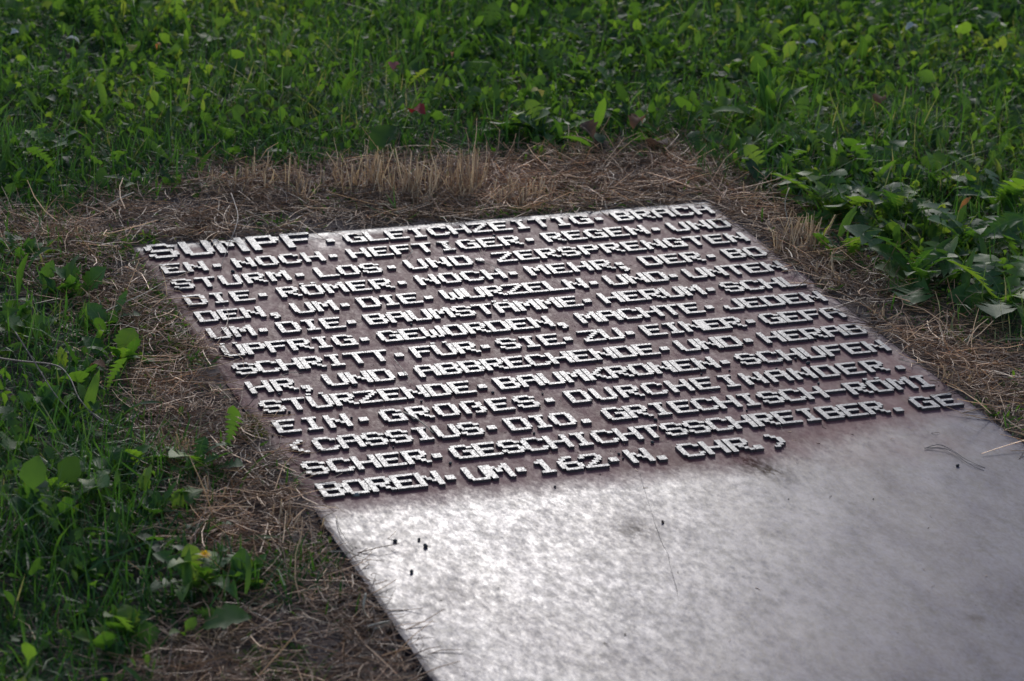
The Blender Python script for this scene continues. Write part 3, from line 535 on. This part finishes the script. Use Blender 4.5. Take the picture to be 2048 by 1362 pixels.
# hairline crack
def tube(pts, rad, sides=5, taper=True, closed=True):
    P = [Vector(p) for p in pts]; n = len(P); V = []; F = []
    if not isinstance(rad, (list, tuple)): rad = [rad * (1 - .5 * (i / (n - 1)) if taper else 1) for i in range(n)]
    up = Vector((0, 0, 1))
    for i, p in enumerate(P):
        t = (P[min(i + 1, n - 1)] - P[max(i - 1, 0)]).normalized()
        a = t.cross(up)
        if a.length < 1e-3: a = Vector((1, 0, 0))
        a.normalize(); b = a.cross(t).normalized()
        for k in range(sides):
            th = 2 * math.pi * k / sides
            V.append(p + (a * math.cos(th) + b * math.sin(th)) * rad[i])
    for i in range(n - 1):
        for k in range(sides):
            k2 = (k + 1) % sides
            A, B, C_, D = i * sides + k, i * sides + k2, (i + 1) * sides + k2, (i + 1) * sides + k
            F += [(A, B, C_), (A, C_, D)]
    for k in range(1, sides - 1):
        F.append((0, k + 1, k)); o = (n - 1) * sides; F.append((o, o + k, o + k + 1))
    return [tuple(v) for v in V], F

def smooth_path(pts, sub=5):
    P = [Vector(p) for p in pts]; out = []
    for i in range(len(P) - 1):
        p0, p1, p2, p3 = P[max(i - 1, 0)], P[i], P[i + 1], P[min(i + 2, len(P) - 1)]
        for k in range(sub):
            t = k / sub
            out.append(.5 * ((2 * p1) + (p2 - p0) * t + (2 * p0 - 5 * p1 + 4 * p2 - p3) * t * t + (3 * p1 - p0 - 3 * p2 + p3) * t ** 3))
    out.append(P[-1]); return out

cp = [(x + random.uniform(-.0015, .0015), y, PLATE_Z + .0001) for x, y in CRACK]
cp = smooth_path(cp, 4); cp = [Vector((p.x + random.uniform(-.0008, .0008), p.y, p.z)) for p in cp]
V, F = tube(cp, [.00042 * random.uniform(.3, 1.3) for _ in cp], 4)
link('crack', tri_mesh('crack', V, F, M_SCRATCH), PLATE)

# ------------------------------------------------------------ leaf and blade templates (length along +X)
def strip(stations, bend, fold=.15, wave=0.0, seed=0):
    """stations: (t, halfwidth, edge shift); bend: radians turned over the length"""
    r = random.Random(seed); V = []; F = []; pts = []
    x = z = 0.0; tp = 0
    for i, (t, w, dx) in enumerate(stations):
        dt = t - tp; ang = bend[0] + (bend[1] - bend[0]) * ((t + tp) / 2); tp = t
        x += math.cos(ang) * dt; z += math.sin(ang) * dt
        pts.append((x, z, ang, w, dx))
    for x, z, ang, w, dx in pts:
        j1, j2 = r.uniform(.88, 1.12), r.uniform(.88, 1.12)
        z1, z2 = r.uniform(-wave, wave), r.uniform(-wave, wave)
        ex, ez = dx * math.cos(ang), dx * math.sin(ang)
        V += [(x + ex, w * j1, z + ez + abs(w) * fold + z1), (x, 0, z), (x + ex, -w * j2, z + ez + abs(w) * fold + z2)]
    for i in range(len(pts) - 1):
        a, b = 3 * i, 3 * i + 3
        F += [(a, a + 1, b + 1), (a, b + 1, b), (a + 1, a + 2, b + 2), (a + 1, b + 2, b + 1)]
    return np.array(V), np.array(F)

def oval_st(n=11, w=.30, stalk=.2, p=.9):
    rr = random.Random(int(w * 1000)); S = [(0, .012, 0), (stalk, .015, 0)]
    for i in range(1, n + 1):
        u = i / n; t = stalk + (1 - stalk) * u
        S.append((t, max(.004, w * math.sin(math.pi * min(1, u * .96) ** p) * ((1.10 if i % 2 else .86) + rr.uniform(-.08, .08))), -.02 if i % 2 else 0))
    return S
def jag_st(lobes=5, w=.20, seed=0):
    r = random.Random(seed); S = [(0, .012, 0), (.10, .018, 0)]
    for k in range(lobes):
        t0 = .12 + .62 * k / lobes; dt = .62 / lobes; e = w * (.35 + .65 * (k + 1) / lobes) * r.uniform(.8, 1.15)
        S += [(t0 + dt * .12, .035, 0), (t0 + dt * .45, e, -dt * .45), (t0 + dt * .85, e * .50, 0)]
    S += [(.76, .04, 0), (.80, w * .95, -.06), (.88, w * .62, 0), (.95, w * .30, 0), (1.0, .005, 0)]
    return S
def lance_st(n=5, w=.09): return [(i / n, max(.004, w * math.sin(math.pi * (.12 + .86 * i / n)) ** .8), 0) for i in range(n + 1)]

T_OVAL = [strip(oval_st(11, w), b, f, .022, s) for s, (w, b, f) in enumerate([(.30, (.2, -.5), .25), (.26, (.5, -.9), .3), (.34, (.0, -.3), .15), (.24, (.6, -.2), .35), (.30, (-.1, .5), .2)])]
T_SMALL = [strip([(0, .02, 0), (.25, .06, 0), (.5, w, 0), (.78, w * .85, 0), (1, .03, 0)], b, f, .02, s) for s, (w, b, f) in enumerate([(.33, (.3, -.5), .3), (.28, (.6, -.8), .3), (.38, (0, -.3), .15), (.22, (.4, .1), .35), (.14, (.5, -.4), .3)])]
T_JAG = [strip(jag_st(4 + s % 3, w, s), b, f, .012, s) for s, (w, b, f) in enumerate([(.20, (.6, -.5), .25), (.17, (.8, -.7), .3), (.22, (.4, -.3), .2), (.15, (.9, -.9), .3), (.19, (.3, -.6), .15), (.23, (.7, 0.), .2)])]
T_LANCE = [strip(lance_st(5, w), b, .35, .01, s) for s, (w, b) in enumerate([(.09, (.3, -.4)), (.07, (.2, -.8)), (.11, (.4, -.2))])]

def blade(bend, w=1.0):
    V = []; F = []; st = [(0, .5), (.35, .5), (.7, .36), (1.0, 0)]
    x = z = 0; tp = 0
    for t, hw in st:
        a = bend * (t + tp) / 2; dt = t - tp; tp = t
        x += math.cos(a) * dt; z += math.sin(a) * dt
        if hw: V += [(x, hw * w, z), (x, -hw * w, z)]
        else: V += [(x, 0, z)]
    F = [(0, 1, 3), (0, 3, 2), (2, 3, 5), (2, 5, 4), (4, 5, 6)]
    return np.array(V, float), np.array(F)
T_BLADE = [blade(b) for b in (-.2, -.6, -1.1, -1.7, -2.3, .3)]

def straw_t(bend, kink=0.0, seed=0):
    pts = []; x = y = 0; a = -bend / 2
    for i in range(4):
        pts.append((x, y, 0)); x += math.cos(a) / 3; y += math.sin(a) / 3; a += bend / 3 + (kink if i == 1 else 0)
    V = []; F = []
    for i, (px, py, pz) in enumerate(pts):
        for k in range(3):
            th = 2 * math.pi * k / 3
            V.append((px, py + 0, pz)); 
    # cross-section offsets are kept apart so that thickness scales on its own
    off = []
    for i in range(4):
        for k in range(3):
            th = 2 * math.pi * k / 3 + .5; r = (1, 1, .85, .55)[i]
            off.append((0, math.cos(th) * r, math.sin(th) * r))
    for i in range(3):
        for k in range(3):
            k2 = (k + 1) % 3
            A, B, C_, D = i * 3 + k, i * 3 + k2, i * 3 + 3 + k2, i * 3 + 3 + k
            F += [(A, B, C_), (A, C_, D)]
    return np.array(V, float), np.array(F), np.array(off, float)
T_STRAW = [straw_t(b, k) for b, k in ((.1, 0), (.5, 0), (1.1, 0), (.2, .7), (-.7, 0), (.3, 0), (-.1, -.4))]

def rotmats(yaw, pitch, roll):
    cy, sy = np.cos(yaw), np.sin(yaw); cp_, sp = np.cos(pitch), np.sin(pitch); cr, sr = np.cos(roll), np.sin(roll)
    n = len(yaw); R = np.zeros((n, 3, 3))
    # local +X raised by pitch, twisted by roll, turned by yaw
    R[:, 0, 0] = cy * cp_; R[:, 1, 0] = sy * cp_; R[:, 2, 0] = sp
    y0 = np.stack([-sy, cy, np.zeros(n)], 1); z0 = np.stack([-cy * sp, -sy * sp, cp_], 1)
    R[:, :, 1] = y0 * cr[:, None] + z0 * sr[:, None]; R[:, :, 2] = z0 * cr[:, None] - y0 * sr[:, None]
    return R

def scatter(templates, P, yaw, pitch, roll, sx, sy, sz, tint, thick=None):
    n = len(P); which = RNG.integers(0, len(templates), n); R = rotmats(yaw, pitch, roll)
    VV, FF, TT = [], [], []; base = 0
    for k, tpl in enumerate(templates):
        idx = np.where(which == k)[0]
        if not len(idx): continue
        V, F = tpl[0], tpl[1]
        L = V[None] * np.stack([sx[idx], sy[idx], sz[idx]], 1)[:, None, :]
        if len(tpl) > 2: L = L + tpl[2][None] * thick[idx][:, None, None]
        W = np.einsum('nij,nvj->nvi', R[idx], L) + P[idx][:, None, :]
        VV.append(W.reshape(-1, 3)); nv = len(V)
        FF.append((F[None] + base + (np.arange(len(idx)) * nv)[:, None, None]).reshape(-1, 3)); base += nv * len(idx)
        TT.append(np.repeat(tint[idx], nv))
    return np.concatenate(VV), np.concatenate(FF), np.concatenate(TT)

def sample(n, x0, x1, y0, y1, prob):
    xs, ys = [], []; got = 0
    while got < n:
        x = RNG.uniform(x0, x1, n); y = RNG.uniform(y0, y1, n)
        k = RNG.random(n) < prob(x, y)
        xs.append(x[k]); ys.append(y[k]); got += k.sum()
    return np.concatenate(xs)[:n], np.concatenate(ys)[:n]

def inview(x, y):
    """1 in the part of the ground the photograph shows with a margin, thinner beyond it"""
    dx, dy = x + 1.219, y + 5.428
    az = np.degrees(np.arctan2(dx, dy)) - 19.0
    return np.where((np.abs(az) < 13) & (y < 2.6) & (y > -2.7), 1.0, .35)

def green_prob(lo, hi, nsc=7.0, nz=.15, seed=4):
    def f(x, y):
        sd = poly_sd(x, y) + (vnoise(x, y, nsc, 3, seed) - .5) * nz * 2
        return np.clip((sd - lo) / (hi - lo), 0, 1) * inview(x, y)
    return f

# ------------------------------------------------------------ grass, meadow leaves, straw
def grass():
    n = 165000
    base = green_prob(-.07, .03)
    patch = lambda x, y: .40 + .25 * (x < .9) + .60 * ((x < 0) & (y < -.75)) + .60 * np.clip((vnoise(x, y, 2.6, 3, 6) - .38) * 5, 0, 1)
    leftm = lambda x, y: np.where(x < .1, 1.0, 1.0)
    pr = lambda x, y: base(x, y) * patch(x, y) * leftm(x, y)
    x, y = sample(n, -1.9, 4.2, -3.0, 3.2, pr)
    cl = RNG.random(n) < .5
    z = ground_h(x, y) - .003
    edge = np.clip((poly_sd(x, y) + .06) / .25, .15, 1)
    ln = RNG.gamma(7, .0108, n) * (.45 + .55 * edge) * (.45 + 1.1 * vnoise(x, y, 3.5, 3, 9))
    w = RNG.uniform(.0016, .0040, n)
    pitch = np.radians(np.clip(RNG.normal(52, 22, n), 0, 100))
    V, F, T = scatter(T_BLADE, np.stack([x, y, z], 1), RNG.uniform(0, 6.283, n), pitch, RNG.normal(0, .5, n), ln, w, ln,
                      np.clip(RNG.normal(.44, .2, n) + (vnoise(x, y, 2.2, 3, 12) - .5) * 1.1 + (RNG.random(n) < .02) * .4, 0, 1))
    tag(link('meadow_grass', tri_mesh('meadow_grass', V, F, M_GRASS, tint=T)), 'dark green meadow grass all round the bare strip of the plate', 'grass', kind='stuff')

def leaves():
    n = 52000
    b = green_prob(-.06, .04, 6, .10, 5)
    pr = lambda x, y: b(x, y) * np.where(y > .2, .45 + .55 * np.clip((x + .2) / 1.2, 0, 1), np.where((x < 0) & (y < -.75), .22, .5)) * (.25 + .75 * np.clip((vnoise(x, y, 3.1, 3, 8) - .36) * 5, 0, 1))
    x, y = sample(n, -1.8, 4.0, -2.9, 3.0, pr)
    edge = np.clip((poly_sd(x, y) + .06) / .3, .1, 1)
    z = ground_h(x, y) + RNG.uniform(0, .055, n) * edge
    L = RNG.gamma(4.0, .0047, n) * (.6 + .5 * edge)
    pitch = np.radians(RNG.normal(42, 26, n))
    tint = np.clip(RNG.normal(.46, .20, n) + (vnoise(x, y, 1.7, 3, 33) - .5) * 1.3 + np.clip((x - .3) * .18, -.1, .18) , 0, .90) + (RNG.random(n) < .008) * .1
    V, F, T = scatter(T_SMALL, np.stack([x, y, z], 1), RNG.uniform(0, 6.283, n), pitch, RNG.normal(0, .6, n), L, L * RNG.uniform(.7, 1.2, n), L, tint)
    tag(link('meadow_leaves', tri_mesh('meadow_leaves', V, F, M_LEAF, tint=T, smooth=True)), 'small rounded weed leaves mixed through the meadow grass', 'ground cover', kind='stuff')
    n = 5200
    x, y = sample(n, -1.8, 4.0, -2.9, 3.0, lambda x, y: green_prob(-.05, .02, 5, .08, 7)(x, y) * (.2 + .8 * np.clip((vnoise(x, y, 2.3, 3, 15) - .40) * 6, 0, 1)) * (.45 + .55 * (x > 1.25)))
    z = ground_h(x, y) + RNG.uniform(0, .03, n)
    L = RNG.uniform(.04, .105, n)
    tint = np.clip(RNG.normal(.42, .22, n) + (vnoise(x, y, 1.7, 3, 33) - .5) * .9, 0, .9)
    V, F, T = scatter(T_JAG + T_OVAL[:1] + T_LANCE * 3, np.stack([x, y, z], 1), RNG.uniform(0, 6.283, n), np.radians(RNG.normal(28, 22, n)), RNG.normal(0, .5, n), L, L, L, tint)
    tag(link('meadow_weeds', tri_mesh('meadow_weeds', V, F, M_LEAF, tint=T, smooth=True)), 'longer lobed and oval weed leaves spread through the meadow', 'ground cover', kind='stuff')

def straw():
    n = 60000
    def pr(x, y):
        sd = poly_sd(x, y) + (vnoise(x, y, 8, 2, 3) - .5) * .08
        ps = plate_sd(x, y)
        a = np.clip(1 - sd / .10, 0, 1) * .95 + .05
        on = np.clip((ps - .002 + .03 * (vnoise(x, y, 12, 2, 21) - .5) * 2) / .02, 0, 1)
        spill = np.exp(-(((y + .66) / .03) ** 2)) * np.exp(-((x + .01) / .03) ** 2) + .9 * np.exp(-(((y + .66) / .09) ** 2)) * np.exp(-((x - 1.235) / .035) ** 2)
        on = np.maximum(on, .7 * spill)
        return a * on * inview(x, y) * (.25 + .75 * np.clip((vnoise(x, y, 6, 3, 17) - .36) * 5, 0, 1))
    x, y = sample(n, -1.6, 2.4, -2.9, 1.2, pr)
    big = RNG.random(n)
    L = np.where(big < .75, RNG.uniform(.012, .045, n), RNG.uniform(.045, .12, n))
    th = np.where(big < .75, RNG.uniform(.0003, .0007, n), RNG.uniform(.0005, .0011, n))
    h = RNG.random(n) ** 2
    z = np.maximum(ground_h(x, y), np.where(plate_sd(x, y) < 0, PLATE_Z, -1)) + .001 + h * .020
    pitch = np.radians(RNG.normal(3, 10, n)) + (RNG.random(n) < .05) * (plate_sd(x, y) > .05) * RNG.uniform(.2, 1.0, n)
    tint = np.clip(RNG.beta(2.2, 2.6, n) + (vnoise(x, y, 5, 3, 19) - .5) * .5 + (big > .93) * .25 + h * .12 - .06, 0, 1)
    V, F, T = scatter(T_STRAW, np.stack([x, y, z], 1), RNG.uniform(0, 6.283, n), pitch, RNG.normal(0, .6, n), L, L, L, tint, thick=th)
    tag(link('straw_litter', tri_mesh('straw_litter', V, F, M_STRAW, tint=T)), 'mat of dead brown grass clippings on the bare soil around the plate', 'straw', kind='stuff')

def crumbs():
    n = 5200
    x, y = sample(n, -1.4, 2.2, -2.9, 1.0, lambda x, y: np.clip(-poly_sd(x, y) / .05, 0.05, 1) * np.where(plate_sd(x, y) > -.002, 1, np.where(y > -1.4, .012, .003) + .05 * np.exp(plate_sd(x, y) / .02)) * inview(x, y))
    bm = bmesh.new(); bmesh.ops.create_icosphere(bm, subdivisions=1, radius=1.0)
    V0 = np.array([v.co[:] for v in bm.verts]); F0 = np.array([[v.index for v in f.verts] for f in bm.faces]); bm.free()
    T0 = [(V0 * (1 + .35 * (np.random.default_rng(s).random((len(V0), 1)) - .5)), F0) for s in range(4)]
    s = RNG.gamma(2.2, .0009, n) * np.where(plate_sd(x, y) < 0, .4, 1)
    z = np.maximum(ground_h(x, y), np.where(plate_sd(x, y) < 0, PLATE_Z, -1)) + s * .4
    V, F, T = scatter(T0, np.stack([x, y, z], 1), RNG.uniform(0, 6, n), RNG.uniform(0, 3, n), RNG.uniform(0, 3, n), s, s * RNG.uniform(.6, 1, n), s * RNG.uniform(.5, .9, n), np.clip(RNG.beta(1.5, 4, n), 0, 1) * .6)
    tag(link('soil_crumbs', tri_mesh('soil_crumbs', V, F, M_STRAW, tint=T)), 'crumbs of dark soil scattered over the bare ground', 'soil', kind='stuff')

def sprouts():
    """sparse thin green bits inside the bare strip"""
    n = 5200
    x, y = sample(n, -.6, 1.8, -2.5, .7, lambda x, y: (poly_sd(x, y) < .02) * (plate_sd(x, y) > .004) * np.clip((vnoise(x, y, 6, 2, 31) - .52) * 8, .03, 1) * np.where(x < .2, 1, .35))
    z = ground_h(x, y)
    L = RNG.uniform(.008, .028, n)
    V, F, T = scatter(T_SMALL + T_BLADE[:3], np.stack([x, y, z], 1), RNG.uniform(0, 6.28, n), np.radians(RNG.normal(35, 20, n)), RNG.normal(0, .4, n), L, L * .28, L, np.clip(RNG.normal(.45, .2, n), 0, 1))
    tag(link('seedling_cover', tri_mesh('seedling_cover', V, F, M_LEAF, tint=T)), 'sparse tiny green seedlings on the bare soil beside the plate', 'ground cover', kind='stuff')

def litter():
    """small clippings and seeds lying on the steel, thickest along its rims and between the letters"""
    n = 620
    x, y = sample(n, PX0, PX1, -2.4, PY1, lambda x, y: np.clip(.10 * (y > -1.36) + .012 + .9 * np.exp((plate_sd(x, y)) / .014), 0, 1) * (plate_sd(x, y) < 0))
    L = RNG.gamma(3, .0022, n); z = np.full(n, PLATE_Z + .0006)
    V, F, T = scatter(T_STRAW, np.stack([x, y, z], 1), RNG.uniform(0, 6.28, n), RNG.normal(0, .03, n), RNG.normal(0, .5, n), L, L, L, RNG.beta(1.6, 2.2, n), thick=RNG.uniform(.0002, .0006, n))
    tag(link('plate_litter', tri_mesh('plate_litter', V, F, M_STRAW, tint=T)), 'tiny grass clippings strewn on the steel plate', 'litter', kind='stuff')

grass(); leaves(); straw(); crumbs(); sprouts(); litter()

# ------------------------------------------------------------ weeds one can tell apart
def leaf_meshes(tpls, name='leaf'):
    return [tri_mesh(name, t[0], t[1], M_WEED, smooth=True) for t in tpls]
LM = {'j': leaf_meshes(T_JAG), 'o': leaf_meshes(T_OVAL), 'n': leaf_meshes([strip(oval_st(7, .10, .1), b, .3, .01, 40 + i) for i, b in enumerate([(.5, -.2), (.3, -.6), (.7, .1)])])}
def place_z(x, y): return float(ground_h(np.array([x]), np.array([y]))[0])
def weed(x, y, size, n, kind, label):
    z = place_z(x, y)
    root = link('dandelion_plant' if 'dandelion' in label else ('rosette_weed' if kind == 'j' else 'broadleaf_weed'), None, None, (x, y, z), (0, 0, random.uniform(0, 6.28)))
    root.empty_display_size = .03
    tag(root, label, 'weed', 'weeds one can tell apart around the plate')
    k0 = random.uniform(0, 6)
    n = int(n * (2.1 if kind == 'o' else 2.1))
    for k in range(n):
        yaw = k0 + 6.283 * 1.618 * k + random.uniform(-.35, .35)
        pit = {'j': random.uniform(.05, .75), 'o': random.uniform(.35, 1.1), 'n': random.uniform(.5, 1.15)}[kind]
        L = size * (.50 if kind == 'o' else (.98 if x > 1.2 else .78)) * random.uniform(.55, 1.15)
        sp = size * .25 if kind == 'o' else .012
        o = link('leaf', random.choice(LM[kind]), root, (random.uniform(-sp, sp), random.uniform(-sp, sp), random.uniform(0, .012)))
        o.rotation_euler = (random.gauss(0, .35), -pit, yaw)
        o.rotation_mode = 'XYZ'
        o.scale = (L, L * random.uniform(.8, 1.25), L)
    return root
PLANT_OBJ = [weed(*p) for p in PLANTS]

def flower(root):
    hz = .055
    V, F = tube(smooth_path([(0, 0, 0), (.004, -.006, .03), (.002, -.012, hz)], 4), .0014, 5)
    link('stalk', tri_mesh('stalk', V, F, M_STALKG), root)
    V, F = [], []
    for ring, (nr, L, pit) in enumerate([(18, .011, .15), (15, .0095, .5), (12, .007, .9), (8, .004, 1.25)]):
        for k in range(nr):
            a = 6.283 * k / nr + ring * .2 + random.uniform(-.06, .06); p = pit + random.uniform(-.1, .1); w = .0012
            b = len(V); c, s = math.cos(a), math.sin(a)
            for t, hw in ((0, .5), (.6, 1), (1, .7)):
                r = L * t * math.cos(p); zz = hz + .001 * ring + L * t * math.sin(p)
                V += [(.002 + c * r - s * w * hw, -.012 + s * r + c * w * hw, zz), (.002 + c * r + s * w * hw, -.012 + s * r - c * w * hw, zz)]
            F += [(b, b + 1, b + 3), (b, b + 3, b + 2), (b + 2, b + 3, b + 5), (b + 2, b + 5, b + 4)]
    link('flower_head', tri_mesh('flower_head', V, F, M_PETAL), root)
for p, o in zip(PLANTS, PLANT_OBJ):
    if 'yellow flower in' in p[5]: flower(o)

# ------------------------------------------------------------ dry tufts and grass shoots
def tuft(x, y, r, n, h, label, mat, name, cat, group, green=False):
    n = int(n * (1 if green else 1.15))
    a = RNG.uniform(0, 6.283, n); rr = r * np.sqrt(RNG.random(n))
    px, py = rr * np.cos(a), rr * np.sin(a)
    if not green:  # stalks stand in little bunches
        c = RNG.integers(0, max(3, n // 5), n); px = px[c] + RNG.normal(0, .0035, n); py = py[c] + RNG.normal(0, .004, n)
    z0 = place_z(x, y)
    z = ground_h(px + x, py + y) - z0 - .002
    L = h * (RNG.uniform(.35, 1.05, n) if green else RNG.beta(1.4, 1.5, n) * 1.0 + .15)
    pit = np.radians(np.clip(RNG.normal(80, 17, n), 20, 120)) if h > .065 or green else np.radians(np.clip(RNG.normal(45, 28, n), -5, 95))
    yaw = RNG.uniform(0, 6.283, n)
    if green:
        V, F, T = scatter(T_BLADE, np.stack([px, py, z], 1), yaw, np.radians(RNG.normal(62, 18, n)), RNG.normal(0, .4, n), L, RNG.uniform(.002, .0035, n), L, np.clip(RNG.normal(.6, .1, n), 0, .85))
    else:
        V, F, T = scatter([T_STRAW[0], T_STRAW[1], T_STRAW[0], T_STRAW[6], T_STRAW[0]], np.stack([px, py, z], 1), yaw, pit, RNG.uniform(0, 6, n), L, L, L, RNG.random(n), thick=RNG.uniform(.0007, .0019, n))
    if not green:   # thatch the stalks root in
        k = 14; b = len(V); rim = []
        for q in range(k):
            th = 6.283 * q / k; rr_ = r * random.uniform(.85, 1.25)
            rim.append((rr_ * math.cos(th), rr_ * math.sin(th), float(ground_h(np.array([x + rr_ * math.cos(th)]), np.array([y + rr_ * math.sin(th)]))[0]) - z0 - .004))
        V = np.concatenate([V, [(0, 0, .004)], rim]); F = np.concatenate([F, [(b, b + 1 + q, b + 1 + (q + 1) % k) for q in range(k)]]); T = np.concatenate([T, np.zeros(k + 1)])
    tag(link(name, tri_mesh(name, V, F, mat, tint=T), None, (x, y, z0)), label, cat, group)
for t in TUFTS: tuft(*t, M_TUFT, 'dry_grass_tuft', 'dry grass', 'dry grass tufts at the rim of the plate')
for t in SHOOTS: tuft(*t, M_GRASS, 'grass_shoot', 'grass tuft', 'green grass shoots in the bare strip', True)

# ------------------------------------------------------------ moss
def moss():
    P = []
    for (mx, my), r in zip(MOSS, (.045, .022, .018)):
        for _ in range(520 if r > .03 else 160):
            a = random.uniform(0, 6.283); q = r * random.random() ** .6
            P.append((mx + q * math.cos(a) * .8, my + q * math.sin(a) * 1.3))
    P = np.array(P); n = len(P)
    z = ground_h(P[:, 0], P[:, 1]) + RNG.uniform(0, .006, n)
    L = RNG.uniform(.004, .009, n)
    V, F, T = scatter(T_SMALL, np.column_stack([P, z]), RNG.uniform(0, 6.28, n), RNG.uniform(.2, 1.4, n), RNG.normal(0, .5, n), L, L, L, RNG.random(n))
    tag(link('moss_patch', tri_mesh('moss_patch', V, F, M_MOSS, tint=T)), 'olive moss cushion on the soil left of the word EIN', 'moss', kind='stuff')
moss()

# ------------------------------------------------------------ stems, straws, twig on the plate
for label, pts, zs, w in STEMS:
    on = 'SUMPF' in label and 'arching' in label
    P = []
    for (x, y), z in zip(pts, zs): P.append((x, y, (PLATE_Z if on else place_z(x, y)) + z))
    P = smooth_path(P, 5)
    # heights lift the stem in the picture, so slide it a little towards the camera
    P = [Vector((p.x - .33 * 2.4 * (p.z - .016), p.y - .94 * 2.4 * (p.z - .016), p.z)) for p in P]
    V, F = tube(P, w * .0011, 6)
    tag(link('dry_stem', tri_mesh('dry_stem', V, F, M_STEMG if 'pale' in label or 'two' in label or 'straw left' in label else M_STEM, smooth=True)), label, 'twig')  # dead plant stems, runners and stalks lying loose, not woody twigs
for label, pts, w, z in STRAWS:
    n = len(pts); P = []
    for i, (x, y) in enumerate(pts): P.append((x, y, max(PLATE_Z, place_z(x, y)) + z * (.35 + .65 * math.sin(math.pi * (i + .5) / n)) + .0008))
    V, F = tube(smooth_path(P, 4) if 'bent' not in label and 'forked' not in label else P, w * .0009, 5)
    tag(link('straw_stalk', tri_mesh('straw_stalk', V, F, M_TWIG if 'dark' in label else M_STEMG, smooth=True)), label, 'straw', 'loose straws on the plate')
V, F = [], []
for pts in TWIG:
    a, b = tube(smooth_path([(x, y, PLATE_Z + .0018 + .002 * math.sin(i)) for i, (x, y) in enumerate(pts)], 5), .0007, 5)
    F += [tuple(i + len(V) for i in f) for f in b]; V += a
tag(link('thin_twig', tri_mesh('thin_twig', V, F, M_TWIG, smooth=True)), 'dark two stranded twig lying on the blank plate below GE', 'needle')  # one thin dark twig, built as two strands that nearly coincide

# ------------------------------------------------------------ pellets and pebble
def blob(seed, flat=.8):
    bm = bmesh.new(); bmesh.ops.create_icosphere(bm, subdivisions=2, radius=1.0); r = random.Random(seed)
    k = [Vector((r.uniform(-1, 1), r.uniform(-1, 1), r.uniform(-1, 1))).normalized() for _ in range(7)]
    for v in bm.verts:
        d = v.co.normalized(); s = 1 + .16 * sum(max(0, d.dot(q)) ** 6 for q in k) - .12 * max(0, d.dot(k[0])) ** 2
        v.co = Vector((d.x * s, d.y * s * .8, d.z * s * flat)) * r.uniform(.96, 1.04)
    me = bpy.data.meshes.new('dark_pellet'); bm.to_mesh(me); bm.free(); me.materials.append(M_PELLET)
    for p in me.polygons: p.use_smooth = True
    return me
PM = [blob(s) for s in range(4)]
OPENL = ['dark pellet on the bright blank area leftmost of the close trio', 'dark pellet at the top of the close trio on the bright blank area', 'largest dark pellet at the lower right of the close trio', 'lone dark pellet below the close trio near the left rim', 'dark pellet on the blank area just under the last text line', 'tiny dark grain on the blank area right of the grimy spot', 'tiny dark grain high on the blank area towards the right', 'dark pellet beside the dark two stranded twig']
used = {}
for i, (x, y, r) in enumerate(PELLETS):
    s = r * .00056
    o = link('dark_pellet', PM[i % 4], None, (x, y, PLATE_Z + s * .66), (random.uniform(-.3, .3), random.uniform(-.3, .3), random.uniform(0, 6)))
    o.scale = (s * 1.1, s, s)
    if i < len(OPENL): lab = OPENL[i]
    else:
        d = sorted((math.hypot(lx - x, ly - y), lx, ly, ch, w, ln) for lx, ly, ch, w, ln in LETPOS if ch not in '·.,;-')
        _, lx, ly, ch, w, ln = d[0]
        side = ('below' if y < ly - .02 else 'above' if y > ly + .02 else 'inside' if abs(x - lx) < .014 else 'right of' if x > lx else 'left of')
        lab = f"dark pellet {side} the letter {ch} of {w} in text line {ln}"
        if lab in used: lab = f"second dark pellet {side} the letter {ch} of {w} in text line {ln}"
    used[lab] = 1
    tag(o, lab, 'pellet', 'dark pellets scattered on the plate')
pb = PM[1].copy(); pb.materials.clear(); pb.materials.append(M_PEBBLE)
o = link('pebble', pb, None, (PEBBLE[0], PEBBLE[1], PLATE_Z + .003)); o.scale = (.0055, .005, .0045)
tag(o, 'small round grey pebble just below the O of BOREN', 'pebble')

# ------------------------------------------------------------ fallen leaves
for i, (x, y, s, col, label) in enumerate(FALLEN):
    r = random.Random(100 + i)
    V0, F0 = strip(oval_st(8, r.uniform(.26, .42) if col != 'orange' else .10, .12), (r.uniform(.5, 1.0), r.uniform(-1.6, -.6)), r.uniform(.3, .7), .05, i)
    green = float(poly_sd(np.array([x]), np.array([y]))[0]) > .05
    z = place_z(x, y) + (.075 if green else .004)
    sh = 2.4 * .075 if green else 0
    me = tri_mesh('fallen_leaf', V0, F0, M_FALL[col], smooth=True)
    o = link('fallen_leaf', me, None, (x - .33 * sh, y - .94 * sh, z), (r.uniform(-.5, .5), -r.uniform(.0, .7), r.uniform(0, 6.28)))
    s *= 1.35
    o.scale = (s, s, s)
    tag(o, label, 'leaf')

# ------------------------------------------------------------ seed stalks
for x, y, h, label in SEEDS:
    z = place_z(x, y)
    root = link('seed_stalk', None, None, (x, y, z)); root.empty_display_size = .03
    tag(root, label, 'seed stalk', 'pale seed stalks in the meadow')
    lx = random.uniform(.0, .02)
    V, F = tube(smooth_path([(0, 0, 0), (lx * .4, 0, h * .5), (lx, -.01, h * 1.0)], 5), .0010, 5)
    link('stalk', tri_mesh('stalk', V, F, M_STALKG, smooth=True), root)
    V, F = [], []
    for k in range(26):
        a = random.uniform(0, 6.28); e = random.uniform(-.3, 1.4); L = random.uniform(.004, .009)
        p0 = Vector((lx, -.01, h)); p1 = p0 + Vector((math.cos(a) * math.cos(e), math.sin(a) * math.cos(e), math.sin(e))) * L
        a_, b_ = tube([p0, p1], [.0008, .0012], 3); F += [tuple(i + len(V) for i in f) for f in b_]; V += a_
    link('seed_head', tri_mesh('seed_head', V, F, M_SEED), root)
